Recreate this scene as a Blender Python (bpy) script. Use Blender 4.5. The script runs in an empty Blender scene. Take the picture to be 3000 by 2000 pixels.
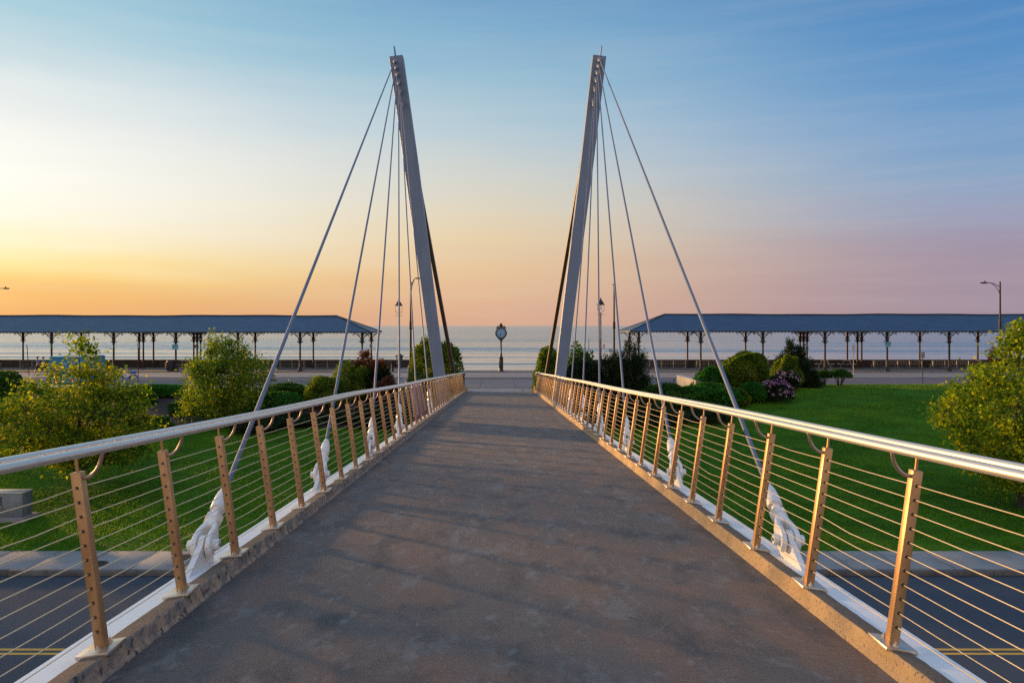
import bpy, bmesh, math, random
import numpy as np
from mathutils import Vector, Matrix

R = math.radians
PI = math.pi
random.seed(7)
SC = bpy.context.scene
COL = SC.collection

# ------------------------------------------------------------------ camera
F, CX, HY, E = 2304.0, 1466.0, 954.0, 7.4      # focal in photo pixels, vanishing point, eye height


def PX(sx, d): return (sx - CX) / F * d


def PZ(sy, d): return E - (sy - HY) / F * d


cam = bpy.data.cameras.new('camera')
cam.sensor_width = 36.0
cam.lens = 36.0 * F / 3000.0
cam.shift_x = (1500.0 - CX) / 3000.0
cam.shift_y = -(1000.0 - HY) / 3000.0
cam.clip_start = 0.05
cam.clip_end = 80000.0
camo = bpy.data.objects.new('camera', cam)
camo.location = (0, 0, E)
camo.rotation_euler = (R(90), 0, 0)
COL.objects.link(camo)
SC.camera = camo
SC.view_settings.view_transform = 'Standard'
SC.view_settings.look = 'None'
SC.view_settings.gamma = 1.0
SC.view_settings.exposure = 0.4
SC.cycles.use_denoising = False
SC.cycles.sample_clamp_indirect = 2.5
SC.cycles.sample_clamp_direct = 5.0
SC.view_settings.use_curve_mapping = False

# ------------------------------------------------------------------ sky and sun
SUN_EL, SUN_AZ = 6.0, -50.0                    # degrees, azimuth from the view direction (left negative)


def lin(c):
    return tuple((x / 255 / 12.92) if x <= 10 else (((x / 255) + 0.055) / 1.055) ** 2.4 for x in c)


wd = bpy.data.worlds.new('World')
SC.world = wd
wd.use_nodes = True
wn = wd.node_tree.nodes
wl = wd.node_tree.links
wn.clear()


def wmath(op, a, b=None):
    n = wn.new('ShaderNodeMath'); n.operation = op
    for i, v in enumerate((a, b)):
        if v is None: continue
        if isinstance(v, (int, float)): n.inputs[i].default_value = v
        else: wl.new(v, n.inputs[i])
    return n.outputs[0]


def wmap(v, a, b):
    n = wn.new('ShaderNodeMapRange'); n.interpolation_type = 'SMOOTHSTEP'
    wl.new(v, n.inputs[0]); n.inputs[1].default_value = a; n.inputs[2].default_value = b
    return n.outputs[0]


def wramp(fac, stops):
    n = wn.new('ShaderNodeValToRGB'); cr = n.color_ramp; cr.interpolation = 'LINEAR'
    while len(cr.elements) > 1: cr.elements.remove(cr.elements[-1])
    for i, (e, c) in enumerate(stops):
        el = cr.elements[0] if i == 0 else cr.elements.new(0.5)
        el.position = e / 50.0
        el.color = (*lin(c), 1)
    wl.new(fac, n.inputs[0])
    return n.outputs[0]


def wmix(f, a, b):
    n = wn.new('ShaderNodeMix'); n.data_type = 'RGBA'
    wl.new(f, n.inputs[0]); wl.new(a, n.inputs[6]); wl.new(b, n.inputs[7])
    return n.outputs[2]


tc = wn.new('ShaderNodeTexCoord')
sp = wn.new('ShaderNodeSeparateXYZ')
wl.new(tc.outputs['Generated'], sp.inputs[0])
# faint streaks of thin high cloud follow the direction, stretched level
mp = wn.new('ShaderNodeMapping'); mp.inputs['Scale'].default_value = (2.5, 2.5, 22)
mp.inputs['Rotation'].default_value = (0, R(5), 0)
wl.new(tc.outputs['Generated'], mp.inputs[0])
nz = wn.new('ShaderNodeTexNoise'); nz.inputs['Scale'].default_value = 1.6; nz.inputs['Detail'].default_value = 5
wl.new(mp.outputs[0], nz.inputs[0])
elev = wmath('MULTIPLY', wmath('ARCSINE', sp.outputs[2]), 180 / PI)
elev = wmath('ADD', elev, wmath('MULTIPLY', wmath('SUBTRACT', nz.outputs[0], 0.5), 2.0))
az = wmath('MULTIPLY', wmath('ARCTAN2', sp.outputs[0], sp.outputs[1]), 180 / PI)
fac = wmath('DIVIDE', elev, 50.0)
skyL = wramp(fac, [(0, (226, 160, 92)), (1, (234, 168, 92)), (2.3, (242, 190, 102)), (3.1, (251, 211, 122)), (4.0, (255, 231, 158)),
                   (5.0, (255, 243, 200)), (6.4, (255, 250, 228)), (9.2, (255, 255, 246)), (12.0, (248, 249, 244)), (14.4, (230, 238, 238)),
                   (17.5, (188, 217, 227)), (20, (155, 203, 221)), (30, (92, 135, 172)), (50, (84, 90, 108))])
skyC = wramp(fac, [(0, (222, 172, 142)), (1.5, (226, 178, 142)), (4.0, (234, 194, 150)), (6.2, (234, 208, 166)), (8.2, (228, 214, 186)),
                   (10.8, (212, 214, 206)), (14, (184, 206, 216)), (17.5, (152, 192, 213)), (20, (127, 177, 209)),
                   (23, (100, 158, 202)), (32, (76, 115, 160)), (50, (80, 86, 104))])
skyR = wramp(fac, [(0, (160, 140, 156)), (1.5, (160, 139, 158)), (4.0, (160, 141, 162)), (5.8, (152, 147, 174)),
                   (7.4, (148, 158, 190)), (9.5, (128, 162, 200)), (12.5, (103, 154, 203)), (15.5, (80, 144, 200)),
                   (19, (62, 133, 195)), (30, (54, 98, 150)), (50, (76, 84, 104))])
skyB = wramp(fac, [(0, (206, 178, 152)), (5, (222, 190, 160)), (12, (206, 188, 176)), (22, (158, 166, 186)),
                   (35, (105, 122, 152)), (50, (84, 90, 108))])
c1 = wmix(wmap(az, -36, 2), skyL, skyC)
c2 = wmix(wmap(az, -4, 34), c1, skyR)
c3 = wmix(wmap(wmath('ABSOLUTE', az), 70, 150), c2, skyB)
# thin high streaks
mp2 = wn.new('ShaderNodeMapping'); mp2.inputs['Scale'].default_value = (1.6, 1.6, 26); mp2.inputs['Rotation'].default_value = (R(3), R(-9), 0)
wl.new(tc.outputs['Generated'], mp2.inputs[0])
nz2 = wn.new('ShaderNodeTexNoise'); nz2.inputs['Scale'].default_value = 2.2; nz2.inputs['Detail'].default_value = 7; nz2.inputs['Roughness'].default_value = 0.62
wl.new(mp2.outputs[0], nz2.inputs[0])
haze_c = wn.new('ShaderNodeRGB'); haze_c.outputs[0].default_value = (*lin((226, 220, 216)), 1)
c3 = wmix(wmath('ADD', wmath('MULTIPLY', wmap(nz2.outputs[0], 0.36, 0.74), 0.075), 0.05), c3, haze_c.outputs[0])
bg = wn.new('ShaderNodeBackground')
# sky overhead and behind the camera, out of view, brightened as added fill light
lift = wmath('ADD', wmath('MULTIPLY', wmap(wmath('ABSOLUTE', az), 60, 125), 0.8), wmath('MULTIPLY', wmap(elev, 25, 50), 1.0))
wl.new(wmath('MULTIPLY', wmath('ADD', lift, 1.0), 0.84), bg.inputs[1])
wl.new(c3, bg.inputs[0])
st = wn.new('ShaderNodeTexSky'); st.sky_type = 'NISHITA'; st.sun_disc = False
st.sun_elevation = R(SUN_EL); st.sun_rotation = R(SUN_AZ)
st.air_density = 1.0; st.dust_density = 1.5; st.ozone_density = 2.0
bg2 = wn.new('ShaderNodeBackground'); bg2.inputs[1].default_value = 0.05
wl.new(st.outputs[0], bg2.inputs[0])
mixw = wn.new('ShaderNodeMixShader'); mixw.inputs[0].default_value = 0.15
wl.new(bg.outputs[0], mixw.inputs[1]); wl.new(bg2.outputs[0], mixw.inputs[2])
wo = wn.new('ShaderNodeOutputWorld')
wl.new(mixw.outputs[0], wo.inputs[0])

sl = bpy.data.lights.new('sun', 'SUN')
sl.energy = 5.0
sl.color = (1.0, 0.57, 0.22)
sl.angle = R(3.6)
so = bpy.data.objects.new('sun', sl)
sd = Vector((math.sin(R(SUN_AZ)) * math.cos(R(SUN_EL)), math.cos(R(SUN_AZ)) * math.cos(R(SUN_EL)), math.sin(R(SUN_EL))))
so.rotation_euler = sd.to_track_quat('Z', 'Y').to_euler()
so.location = (-60, 50, 40)
COL.objects.link(so)

# ------------------------------------------------------------------ heights
HP = [(-500, 7.3), (22.5, 7.3), (24.95, 7.15), (28, 7.08), (32, 6.75), (36, 6.3), (40, 5.82), (44, 5.22), (48, 4.6), (51, 4.13), (54, 4.08),
      (66, 4.39), (79, 4.72), (90, 4.75)]


def HG(d):
    for (a, ha), (b, hb) in zip(HP, HP[1:]):
        if d <= b: return ha + (hb - ha) * (d - a) / (b - a)
    return HP[-1][1]


def GZ(d): return E - HG(d)


PROM = E - 4.6                                  # promenade level
DK0, DKS = 1.58, 0.05                           # deck below the eye at y = 0, and its fall per metre


def DZ(y): return E - DK0 - DKS * y


# ------------------------------------------------------------------ materials
def newmat(name):
    m = bpy.data.materials.new(name); m.use_nodes = True
    nt = m.node_tree; nt.nodes.clear()
    return m, nt.nodes, nt.links


def mat(name, base, rough=0.6, metal=0.0, var=None, var2=None, bump=None, spec=None, stretch=(1, 1, 1), rvar=0.0, coat=0.0, rnd=False):
    """principled material; var/var2 = (colour, noise scale, low, high[, stretch]); bump = (scale, distance)"""
    m, n, l = newmat(name)
    out = n.new('ShaderNodeOutputMaterial'); p = n.new('ShaderNodeBsdfPrincipled')
    l.new(p.outputs[0], out.inputs[0])
    p.inputs['Roughness'].default_value = rough; p.inputs['Metallic'].default_value = metal
    if spec is not None: p.inputs['Specular IOR Level'].default_value = spec
    if coat: p.inputs['Coat Weight'].default_value = coat
    t = n.new('ShaderNodeTexCoord')
    vec = t.outputs['Object']
    if rnd:
        oi = n.new('ShaderNodeObjectInfo'); va = n.new('ShaderNodeVectorMath'); va.operation = 'ADD'
        mm = n.new('ShaderNodeMath'); mm.operation = 'MULTIPLY'; mm.inputs[1].default_value = 40
        l.new(oi.outputs['Random'], mm.inputs[0]); l.new(vec, va.inputs[0]); l.new(mm.outputs[0], va.inputs[1])
        vec = va.outputs[0]

    def noise(scale, st, det=5):
        mpn = n.new('ShaderNodeMapping'); mpn.inputs['Scale'].default_value = st
        l.new(vec, mpn.inputs[0])
        q = n.new('ShaderNodeTexNoise'); q.inputs['Scale'].default_value = scale; q.inputs['Detail'].default_value = det
        q.inputs['Roughness'].default_value = 0.6
        l.new(mpn.outputs[0], q.inputs[0])
        return q.outputs[0]
    rgb = n.new('ShaderNodeRGB'); rgb.outputs[0].default_value = (*base, 1)
    colr = rgb.outputs[0]
    for v in (var, var2):
        if not v: continue
        f = noise(v[1], v[4] if len(v) > 4 else stretch)
        mr = n.new('ShaderNodeMapRange'); l.new(f, mr.inputs[0])
        mr.inputs[1].default_value = v[2]; mr.inputs[2].default_value = v[3]
        mx = n.new('ShaderNodeMix'); mx.data_type = 'RGBA'
        l.new(mr.outputs[0], mx.inputs[0]); l.new(colr, mx.inputs[6]); mx.inputs[7].default_value = (*v[0], 1)
        colr = mx.outputs[2]
        if rvar:
            ad = n.new('ShaderNodeMath'); ad.operation = 'MULTIPLY_ADD'
            l.new(mr.outputs[0], ad.inputs[0]); ad.inputs[1].default_value = rvar; ad.inputs[2].default_value = rough
            l.new(ad.outputs[0], p.inputs['Roughness']); rvar = 0
    l.new(colr, p.inputs['Base Color'])
    if bump:
        b = n.new('ShaderNodeBump'); b.inputs['Distance'].default_value = bump[1]; b.inputs['Strength'].default_value = 1.0
        l.new(noise(bump[0], bump[2] if len(bump) > 2 else stretch, 6), b.inputs['Height'])
        l.new(b.outputs[0], p.inputs['Normal'])
    return m


def leafmat(name, c0, c1, c2, trans=0.45, tcol=None, rough=0.55, nsc=1.1):
    m, n, l = newmat(name)
    out = n.new('ShaderNodeOutputMaterial')
    g = n.new('ShaderNodeNewGeometry')
    cr = n.new('ShaderNodeValToRGB'); e = cr.color_ramp.elements
    e[0].color = (*c0, 1); e[0].position = 0.0
    e[1].color = (*c2, 1); e[1].position = 1.0
    k = cr.color_ramp.elements.new(0.55); k.color = (*c1, 1)
    t = n.new('ShaderNodeTexCoord')
    q = n.new('ShaderNodeTexNoise'); q.inputs['Scale'].default_value = nsc; q.inputs['Detail'].default_value = 3
    l.new(t.outputs['Object'], q.inputs[0])
    a = n.new('ShaderNodeMath'); a.operation = 'MULTIPLY_ADD'; a.inputs[1].default_value = 1.5; a.inputs[2].default_value = -0.42
    l.new(q.outputs[0], a.inputs[0])
    s = n.new('ShaderNodeMath'); s.operation = 'ADD'; s.use_clamp = True
    rm = n.new('ShaderNodeMath'); rm.operation = 'MULTIPLY'; rm.inputs[1].default_value = 0.55
    l.new(g.outputs['Random Per Island'], rm.inputs[0]); l.new(rm.outputs[0], s.inputs[0]); l.new(a.outputs[0], s.inputs[1])
    l.new(s.outputs[0], cr.inputs[0])
    p = n.new('ShaderNodeBsdfPrincipled'); p.inputs['Roughness'].default_value = rough
    p.inputs['Specular IOR Level'].default_value = 0.25
    l.new(cr.outputs[0], p.inputs['Base Color'])
    tr = n.new('ShaderNodeBsdfTranslucent')
    mx = n.new('ShaderNodeMix'); mx.data_type = 'RGBA'; mx.blend_type = 'MULTIPLY'; mx.inputs[0].default_value = 1
    l.new(cr.outputs[0], mx.inputs[6]); mx.inputs[7].default_value = (*(tcol or (1.6, 1.25, 0.6)), 1)
    l.new(mx.outputs[2], tr.inputs[0])
    ms = n.new('ShaderNodeMixShader'); ms.inputs[0].default_value = trans
    l.new(p.outputs[0], ms.inputs[1]); l.new(tr.outputs[0], ms.inputs[2]); l.new(ms.outputs[0], out.inputs[0])
    return m


M = {}
M['deck'] = mat('deck_concrete', (0.134, 0.108, 0.091), 0.85, var=((0.182, 0.114, 0.082), 1.9, 0.46, 0.60, (1, .5, 1)),
                var2=((0.068, 0.061, 0.057), 3.4, 0.50, 0.68, (1, .5, 1)), bump=(85, 0.007, (0.22, 2.4, 1)))


def deck_detail():
    m = M['deck']; n = m.node_tree.nodes; l = m.node_tree.links
    p = n['Principled BSDF']; src = p.inputs['Base Color'].links[0].from_socket
    t = n.new('ShaderNodeTexCoord')
    for sc, st, lo, hi, c, amt in ((9, (1, .5, 1), .58, .68, (0.25, 0.238, 0.222), .55), (3.4, (1, .42, 1), .55, .66, (0.22, 0.208, 0.196), .6),
                                   (140, (1, 1, 1), .54, .62, (0.27, 0.25, 0.23), .6), (150, (1, 1, 1), .36, .46, (0.05, 0.045, 0.042), -.6), (34, (.08, 3.2, 1), .56, .66, (0.07, 0.062, 0.058), .4)):
        mp_ = n.new('ShaderNodeMapping'); mp_.inputs['Scale'].default_value = st; mp_.inputs['Location'].default_value = (sc, sc * .7, 0)
        l.new(t.outputs['Object'], mp_.inputs[0])
        q = n.new('ShaderNodeTexNoise'); q.inputs['Scale'].default_value = sc; q.inputs['Detail'].default_value = 6; q.inputs['Roughness'].default_value = .65
        l.new(mp_.outputs[0], q.inputs[0])
        mr = n.new('ShaderNodeMapRange'); l.new(q.outputs[0], mr.inputs[0])
        mr.inputs[1].default_value, mr.inputs[2].default_value = (lo, hi) if amt > 0 else (hi, lo)
        mr.inputs[4].default_value = abs(amt)
        mx = n.new('ShaderNodeMix'); mx.data_type = 'RGBA'
        l.new(mr.outputs[0], mx.inputs[0]); l.new(src, mx.inputs[6]); mx.inputs[7].default_value = (*c, 1)
        src = mx.outputs[2]
    l.new(src, p.inputs['Base Color'])


deck_detail()
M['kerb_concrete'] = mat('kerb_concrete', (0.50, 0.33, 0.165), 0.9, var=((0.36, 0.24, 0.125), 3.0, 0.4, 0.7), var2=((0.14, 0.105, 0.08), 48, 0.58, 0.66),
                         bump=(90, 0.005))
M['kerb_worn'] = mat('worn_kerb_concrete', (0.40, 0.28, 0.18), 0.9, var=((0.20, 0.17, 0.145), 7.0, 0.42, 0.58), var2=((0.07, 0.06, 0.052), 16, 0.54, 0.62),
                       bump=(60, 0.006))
M['kerb_top'] = mat('gritty_kerb_top', (0.20, 0.135, 0.088), 0.95, var=((0.10, 0.075, 0.055), 70, 0.45, 0.62), var2=((0.15, 0.11, 0.08), 3, 0.4, 0.7), bump=(110, 0.004))
M['white_steel'] = mat('white_steel_paint', (0.84, 0.83, 0.80), 0.38, var=((0.62, 0.60, 0.56), 4, 0.55, 0.85), bump=(14, 0.0012))
M['cast_white'] = mat('white_cast_steel', (0.78, 0.765, 0.74), 0.42, var=((0.68, 0.65, 0.60), 9, 0.55, 0.8), bump=(20, 0.0002), rnd=True)
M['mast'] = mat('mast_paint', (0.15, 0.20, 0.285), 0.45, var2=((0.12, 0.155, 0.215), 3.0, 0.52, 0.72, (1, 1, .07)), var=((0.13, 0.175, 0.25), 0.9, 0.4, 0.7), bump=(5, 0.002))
M['lug_steel'] = mat('lug_grey_steel', (0.24, 0.235, 0.24), 0.5)
M['strut'] = mat('strut_brown_paint', (0.075, 0.05, 0.04), 0.5, var=((0.10, 0.065, 0.05), 2, 0.4, 0.7))
M['stainless'] = mat('brushed_stainless', (0.76, 0.71, 0.63), 0.40, 0.75, var=((0.66, 0.57, 0.48), 9, 0.55, 0.75), rvar=0.08)
M['bracket'] = mat('brown_stainless', (0.46, 0.35, 0.27), 0.36, 0.85, var=((0.34, 0.24, 0.17), 14, 0.45, 0.7), rnd=True)
M['post'] = mat('tea_stained_steel', (0.52, 0.305, 0.14), 0.43, 0.6, var=((0.37, 0.19, 0.085), 9, 0.42, 0.75, (1, 1, .3)), rvar=0.12, bump=(80, 0.0005), rnd=True)
M['plate'] = mat('plate_steel', (0.66, 0.58, 0.49), 0.36, 0.9, var=((0.45, 0.36, 0.28), 14, 0.5, 0.75), bump=(60, 0.0004), rnd=True)
M['hole'] = mat('black_grommet', (0.008, 0.007, 0.006), 0.7)
M['wire'] = mat('stainless_wire', (0.74, 0.57, 0.33), 0.4, 0.4)
M['strand'] = mat('stay_strand', (0.12, 0.145, 0.21), 0.55, 0.0, bump=(40, 0.001))
M['asphalt'] = mat('asphalt', (0.033, 0.044, 0.062), 0.8, var=((0.050, 0.060, 0.076), 0.35, 0.4, 0.7, (.12, 1, 1)), var2=((0.022, 0.024, 0.028), 1.2, 0.62, 0.75, (.03, 1.5, 1)), bump=(120, 0.0012))
M['asphalt_far'] = mat('boulevard_asphalt', (0.10, 0.072, 0.082), 0.7, var=((0.07, 0.054, 0.062), 0.4, 0.4, 0.7, (.1, 1, 1)), bump=(60, 0.004))
M['parking'] = mat('parking_lane_concrete', (0.23, 0.205, 0.195), 0.75, var=((0.16, 0.145, 0.14), 0.4, 0.4, 0.7, (.15, 1, 1)), bump=(60, 0.004))
M['pink_slab'] = mat('crossing_slab', (0.24, 0.17, 0.15), 0.75, var=((0.18, 0.13, 0.12), 1.2, 0.4, 0.7, (.4, 1, 1)), bump=(60, 0.003))
M['pave'] = mat('pavement_concrete', (0.27, 0.265, 0.255), 0.8, var=((0.19, 0.185, 0.18), 0.9, 0.4, 0.7), var2=((.13, .125, .12), 3.1, .62, .75), bump=(70, 0.004))
M['joint'] = mat('joint_dark', (0.07, 0.07, 0.07), 0.9)
M['granite'] = mat('granite_kerb', (0.13, 0.125, 0.12), 0.75, var=((0.06, 0.058, 0.056), 2.2, 0.4, 0.7), bump=(40, 0.006))
M['promenade'] = mat('promenade_paving', (0.26, 0.22, 0.19), 0.8, var=((0.19, 0.16, 0.145), 0.7, 0.4, 0.7, (.3, 1, 1)), bump=(50, 0.004))
M['yellow'] = mat('yellow_paint', (0.62, 0.36, 0.05), 0.6, var=((0.35, 0.22, 0.05), 5, 0.55, 0.8))
M['white_line'] = mat('white_road_paint', (0.5, 0.48, 0.47), 0.6, var=((0.25, 0.22, 0.22), 3, 0.5, 0.8))
M['sand'] = mat('sand', (0.34, 0.27, 0.19), 0.9, bump=(8, 0.05))
M['soil'] = mat('soil', (0.06, 0.045, 0.035), 0.95, bump=(8, 0.05))
M['mulch'] = mat('bark_mulch', (0.05, 0.03, 0.022), 0.95, var=((0.02, 0.012, 0.01), 14, 0.4, 0.65), bump=(22, 0.05))
M['wall_stone'] = mat('seawall_stone', (0.062, 0.050, 0.045), 0.85, var=((0.035, 0.029, 0.027), 1.1, 0.4, 0.7), var2=((.10, .08, .07), 5, .6, .8), bump=(12, 0.02))
M['slate'] = mat('roof_slate', (0.036, 0.082, 0.145), 0.48, var=((0.022, 0.055, 0.105), 0.8, 0.35, 0.7, (1, 3, 1)))
M['iron'] = mat('dark_cast_iron', (0.018, 0.014, 0.014), 0.6, var=((0.030, 0.017, 0.014), 2.5, 0.45, 0.75), bump=(30, 0.002))
M['iron_red'] = mat('oxide_red_iron', (0.06, 0.022, 0.015), 0.6, var=((0.035, 0.014, 0.012), 2.5, 0.45, 0.75))
M['black'] = mat('black_gloss_paint', (0.008, 0.008, 0.009), 0.5)
M['pale_wood'] = mat('weathered_bench', (0.11, 0.10, 0.097), 0.7, var=((0.07, 0.065, 0.062), 6, 0.4, 0.7))
M['galv'] = mat('galvanised_steel', (0.33, 0.33, 0.33), 0.5, 0.5, var=((0.2, 0.2, 0.2), 8, 0.4, 0.7))
M['table_wood'] = mat('table_wood', (0.32, 0.17, 0.09), 0.6, var=((0.2, 0.11, 0.06), 6, 0.4, 0.7))
M['sign_teal'] = mat('teal_sign', (0.12, 0.36, 0.44), 0.5)
M['sign_text'] = mat('sign_lettering', (0.02, 0.06, 0.10), 0.6)
M['sign_white'] = mat('white_sign', (0.50, 0.46, 0.52), 0.5)
M['sign_red'] = mat('red_sign_print', (0.38, 0.10, 0.12), 0.5)
M['sign_back'] = mat('sign_back_aluminium', (0.23, 0.215, 0.21), 0.55, 0.3)
M['sign_brown'] = mat('brown_sign', (0.20, 0.10, 0.075), 0.5)
M['cab'] = mat('cabinet_grey', (0.19, 0.215, 0.235), 0.5, 0.2, var=((0.14, 0.155, 0.17), 3, 0.4, 0.7), bump=(20, 0.002))
M['cab_dark'] = mat('cabinet_dark_side', (0.07, 0.065, 0.06), 0.6)
M['cab_top'] = mat('cabinet_top', (0.45, 0.46, 0.43), 0.5, 0.2)
M['glass'] = mat('lamp_glass', (0.75, 0.72, 0.68), 0.15)
M['face'] = mat('clock_face', (0.19, 0.34, 0.45), 0.4)
M['gold'] = mat('header_lettering', (0.55, 0.5, 0.42), 0.5)
M['concrete_wall'] = mat('pale_concrete', (0.5, 0.44, 0.38), 0.85, var=((0.38, 0.33, 0.29), 2, 0.4, 0.7), bump=(30, 0.004))
M['bark'] = mat('tree_bark', (0.05, 0.038, 0.03), 0.9, var=((0.028, 0.022, 0.018), 8, 0.4, 0.7), bump=(25, 0.01))
M['banner'] = mat('pink_mesh_banner', (0.62, 0.40, 0.42), 0.8, var=((0.55, 0.30, 0.36), 3, 0.4, 0.7))
M['banner_edge'] = mat('purple_banner_edge', (0.22, 0.06, 0.14), 0.8)
M['skin'] = mat('skin', (0.42, 0.25, 0.18), 0.6)
M['grey_shirt'] = mat('grey_shirt', (0.15, 0.145, 0.165), 0.85)
M['blue_shirt'] = mat('blue_shirt', (0.04, 0.075, 0.30), 0.85)
M['dark_cloth'] = mat('dark_cloth', (0.025, 0.022, 0.035), 0.9)
M['hair'] = mat('brown_hair', (0.035, 0.02, 0.012), 0.6)
M['shoe'] = mat('white_shoe', (0.6, 0.6, 0.62), 0.6)
M['bike_blue'] = mat('blue_bicycle_paint', (0.03, 0.13, 0.40), 0.4)
M['rubber'] = mat('black_rubber', (0.015, 0.015, 0.016), 0.7)
M['orange_bin'] = mat('orange_bin_panel', (0.45, 0.22, 0.05), 0.5)
M['c_blue'] = mat('mural_blue', (0.02, 0.23, 0.42), 0.45)
M['c_navy'] = mat('mural_navy', (0.012, 0.02, 0.16), 0.45)
M['c_teal'] = mat('mural_teal', (0.02, 0.30, 0.27), 0.45)
M['c_mag'] = mat('mural_magenta', (0.62, 0.02, 0.16), 0.45)
M['c_white'] = mat('mural_white', (0.55, 0.62, 0.75), 0.45)
M['c_roof'] = mat('container_roof', (0.30, 0.50, 0.62), 0.45)
M['maple'] = leafmat('maple_leaf', (0.016, 0.055, 0.005), (0.085, 0.16, 0.009), (0.40, 0.35, 0.016), 0.6, (1.6, 1.6, 0.4))
M['maple2'] = leafmat('maple_leaf_green', (0.028, 0.08, 0.006), (0.12, 0.20, 0.011), (0.40, 0.39, 0.018), 0.6, (1.6, 1.6, 0.5))
M['green'] = leafmat('green_leaf', (0.014, 0.055, 0.007), (0.032, 0.105, 0.012), (0.085, 0.17, 0.018), 0.4, (1.6, 1.3, 0.5))
M['bright'] = leafmat('bright_green_leaf', (0.008, 0.050, 0.005), (0.022, 0.125, 0.010), (0.062, 0.20, 0.016), 0.35, (1.3, 1.4, 0.6))
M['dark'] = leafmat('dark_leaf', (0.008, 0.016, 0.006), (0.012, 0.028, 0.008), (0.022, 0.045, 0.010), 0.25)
M['olive'] = leafmat('olive_leaf', (0.016, 0.05, 0.006), (0.062, 0.125, 0.011), (0.22, 0.25, 0.018), 0.5, (1.6, 1.5, 0.5))
M['tree_green'] = leafmat('tree_green_leaf', (0.020, 0.066, 0.007), (0.072, 0.150, 0.011), (0.26, 0.29, 0.018), 0.52, (1.6, 1.5, 0.5))
M['pine'] = leafmat('pine_needle', (0.008, 0.018, 0.008), (0.014, 0.032, 0.012), (0.035, 0.055, 0.016), 0.15)
M['pine_brown'] = leafmat('dead_needle', (0.05, 0.018, 0.010), (0.10, 0.030, 0.014), (0.15, 0.055, 0.02), 0.25)
M['pink'] = leafmat('pink_blossom', (0.36, 0.10, 0.26), (0.52, 0.22, 0.42), (0.68, 0.48, 0.60), 0.3, (1, 1, 1))
M['palepink'] = leafmat('pale_blossom', (0.48, 0.22, 0.32), (0.58, 0.38, 0.44), (0.70, 0.58, 0.58), 0.3, (1, 1, 1))


def lawn_mat():
    m = mat('lawn_grass', (0.062, 0.185, 0.006), 0.85, var=((0.032, 0.105, 0.004), 1.3, 0.36, 0.66, (.4, 1, 1)),
            var2=((0.125, 0.20, 0.012), 9, 0.58, 0.78, (.6, 1, 1)), bump=(14, 0.10))
    m.node_tree.nodes['Principled BSDF'].inputs['Specular IOR Level'].default_value = 0.1
    return m


M['grass'] = lawn_mat()


def slate_bump():
    m = M['slate']; n = m.node_tree.nodes; l = m.node_tree.links
    p = n['Principled BSDF']
    t = n.new('ShaderNodeTexCoord'); b = n.new('ShaderNodeTexBrick')
    b.inputs['Scale'].default_value = 1.0
    b.inputs['Brick Width'].default_value = 0.6; b.inputs['Row Height'].default_value = 0.42; b.inputs['Mortar Size'].default_value = 0.05
    b.inputs['Color1'].default_value = (1, 1, 1, 1); b.inputs['Color2'].default_value = (.45, .45, .45, 1); b.inputs['Mortar'].default_value = (0, 0, 0, 1)
    l.new(t.outputs['Object'], b.inputs[0])
    bp = n.new('ShaderNodeBump'); bp.inputs['Distance'].default_value = 0.06
    l.new(b.outputs[0], bp.inputs['Height']); l.new(bp.outputs[0], p.inputs['Normal'])


slate_bump()


def water_mat():
    m, n, l = newmat('sea_water')
    out = n.new('ShaderNodeOutputMaterial'); p = n.new('ShaderNodeBsdfPrincipled')
    l.new(p.outputs[0], out.inputs[0])
    p.inputs['Base Color'].default_value = (0.25, 0.255, 0.25, 1)
    p.inputs['Roughness'].default_value = 0.10; p.inputs['IOR'].default_value = 1.33
    t = n.new('ShaderNodeTexCoord')
    sx = n.new('ShaderNodeSeparateXYZ'); l.new(t.outputs['Object'], sx.inputs[0])
    mpn = n.new('ShaderNodeMapping'); mpn.inputs['Scale'].default_value = (0.22, 1.0, 1)
    l.new(t.outputs['Object'], mpn.inputs[0])
    q = n.new('ShaderNodeTexNoise'); q.inputs['Scale'].default_value = 1.2; q.inputs['Detail'].default_value = 4
    l.new(mpn.outputs[0], q.inputs[0])
    b = n.new('ShaderNodeBump')
    mr = n.new('ShaderNodeMapRange'); l.new(sx.outputs[1], mr.inputs[0])      # calm in the lee of the shore, choppier offshore
    for i, v in enumerate((130, 420, 0.035, 0.36)): mr.inputs[i + 1].default_value = v
    l.new(mr.outputs[0], b.inputs['Distance'])
    mr2 = n.new('ShaderNodeMapRange'); l.new(sx.outputs[1], mr2.inputs[0])
    for i, v in enumerate((130, 700, 0.07, 0.22)): mr2.inputs[i + 1].default_value = v
    l.new(mr2.outputs[0], p.inputs['Roughness'])
    l.new(q.outputs[0], b.inputs['Height']); l.new(b.outputs[0], p.inputs['Normal'])
    return m


M['water'] = water_mat()

# ------------------------------------------------------------------ mesh building
ORI = {}


def finish(name, me, mats, parent=None, origin=None, smooth=True, angle=38):
    for m in (mats if isinstance(mats, (list, tuple)) else [mats]):
        me.materials.append(M[m] if isinstance(m, str) else m)
    if smooth:
        me.polygons.foreach_set('use_smooth', [True] * len(me.polygons))
        me.set_sharp_from_angle(angle=R(angle))
    o = bpy.data.objects.new(name, me)
    COL.objects.link(o)
    if parent is not None:
        o.parent = parent
        ORI[o.name] = ORI[parent.name]
    else:
        org = Vector(origin or (0, 0, 0))
        o.location = org
        ORI[o.name] = org
    return o


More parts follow.
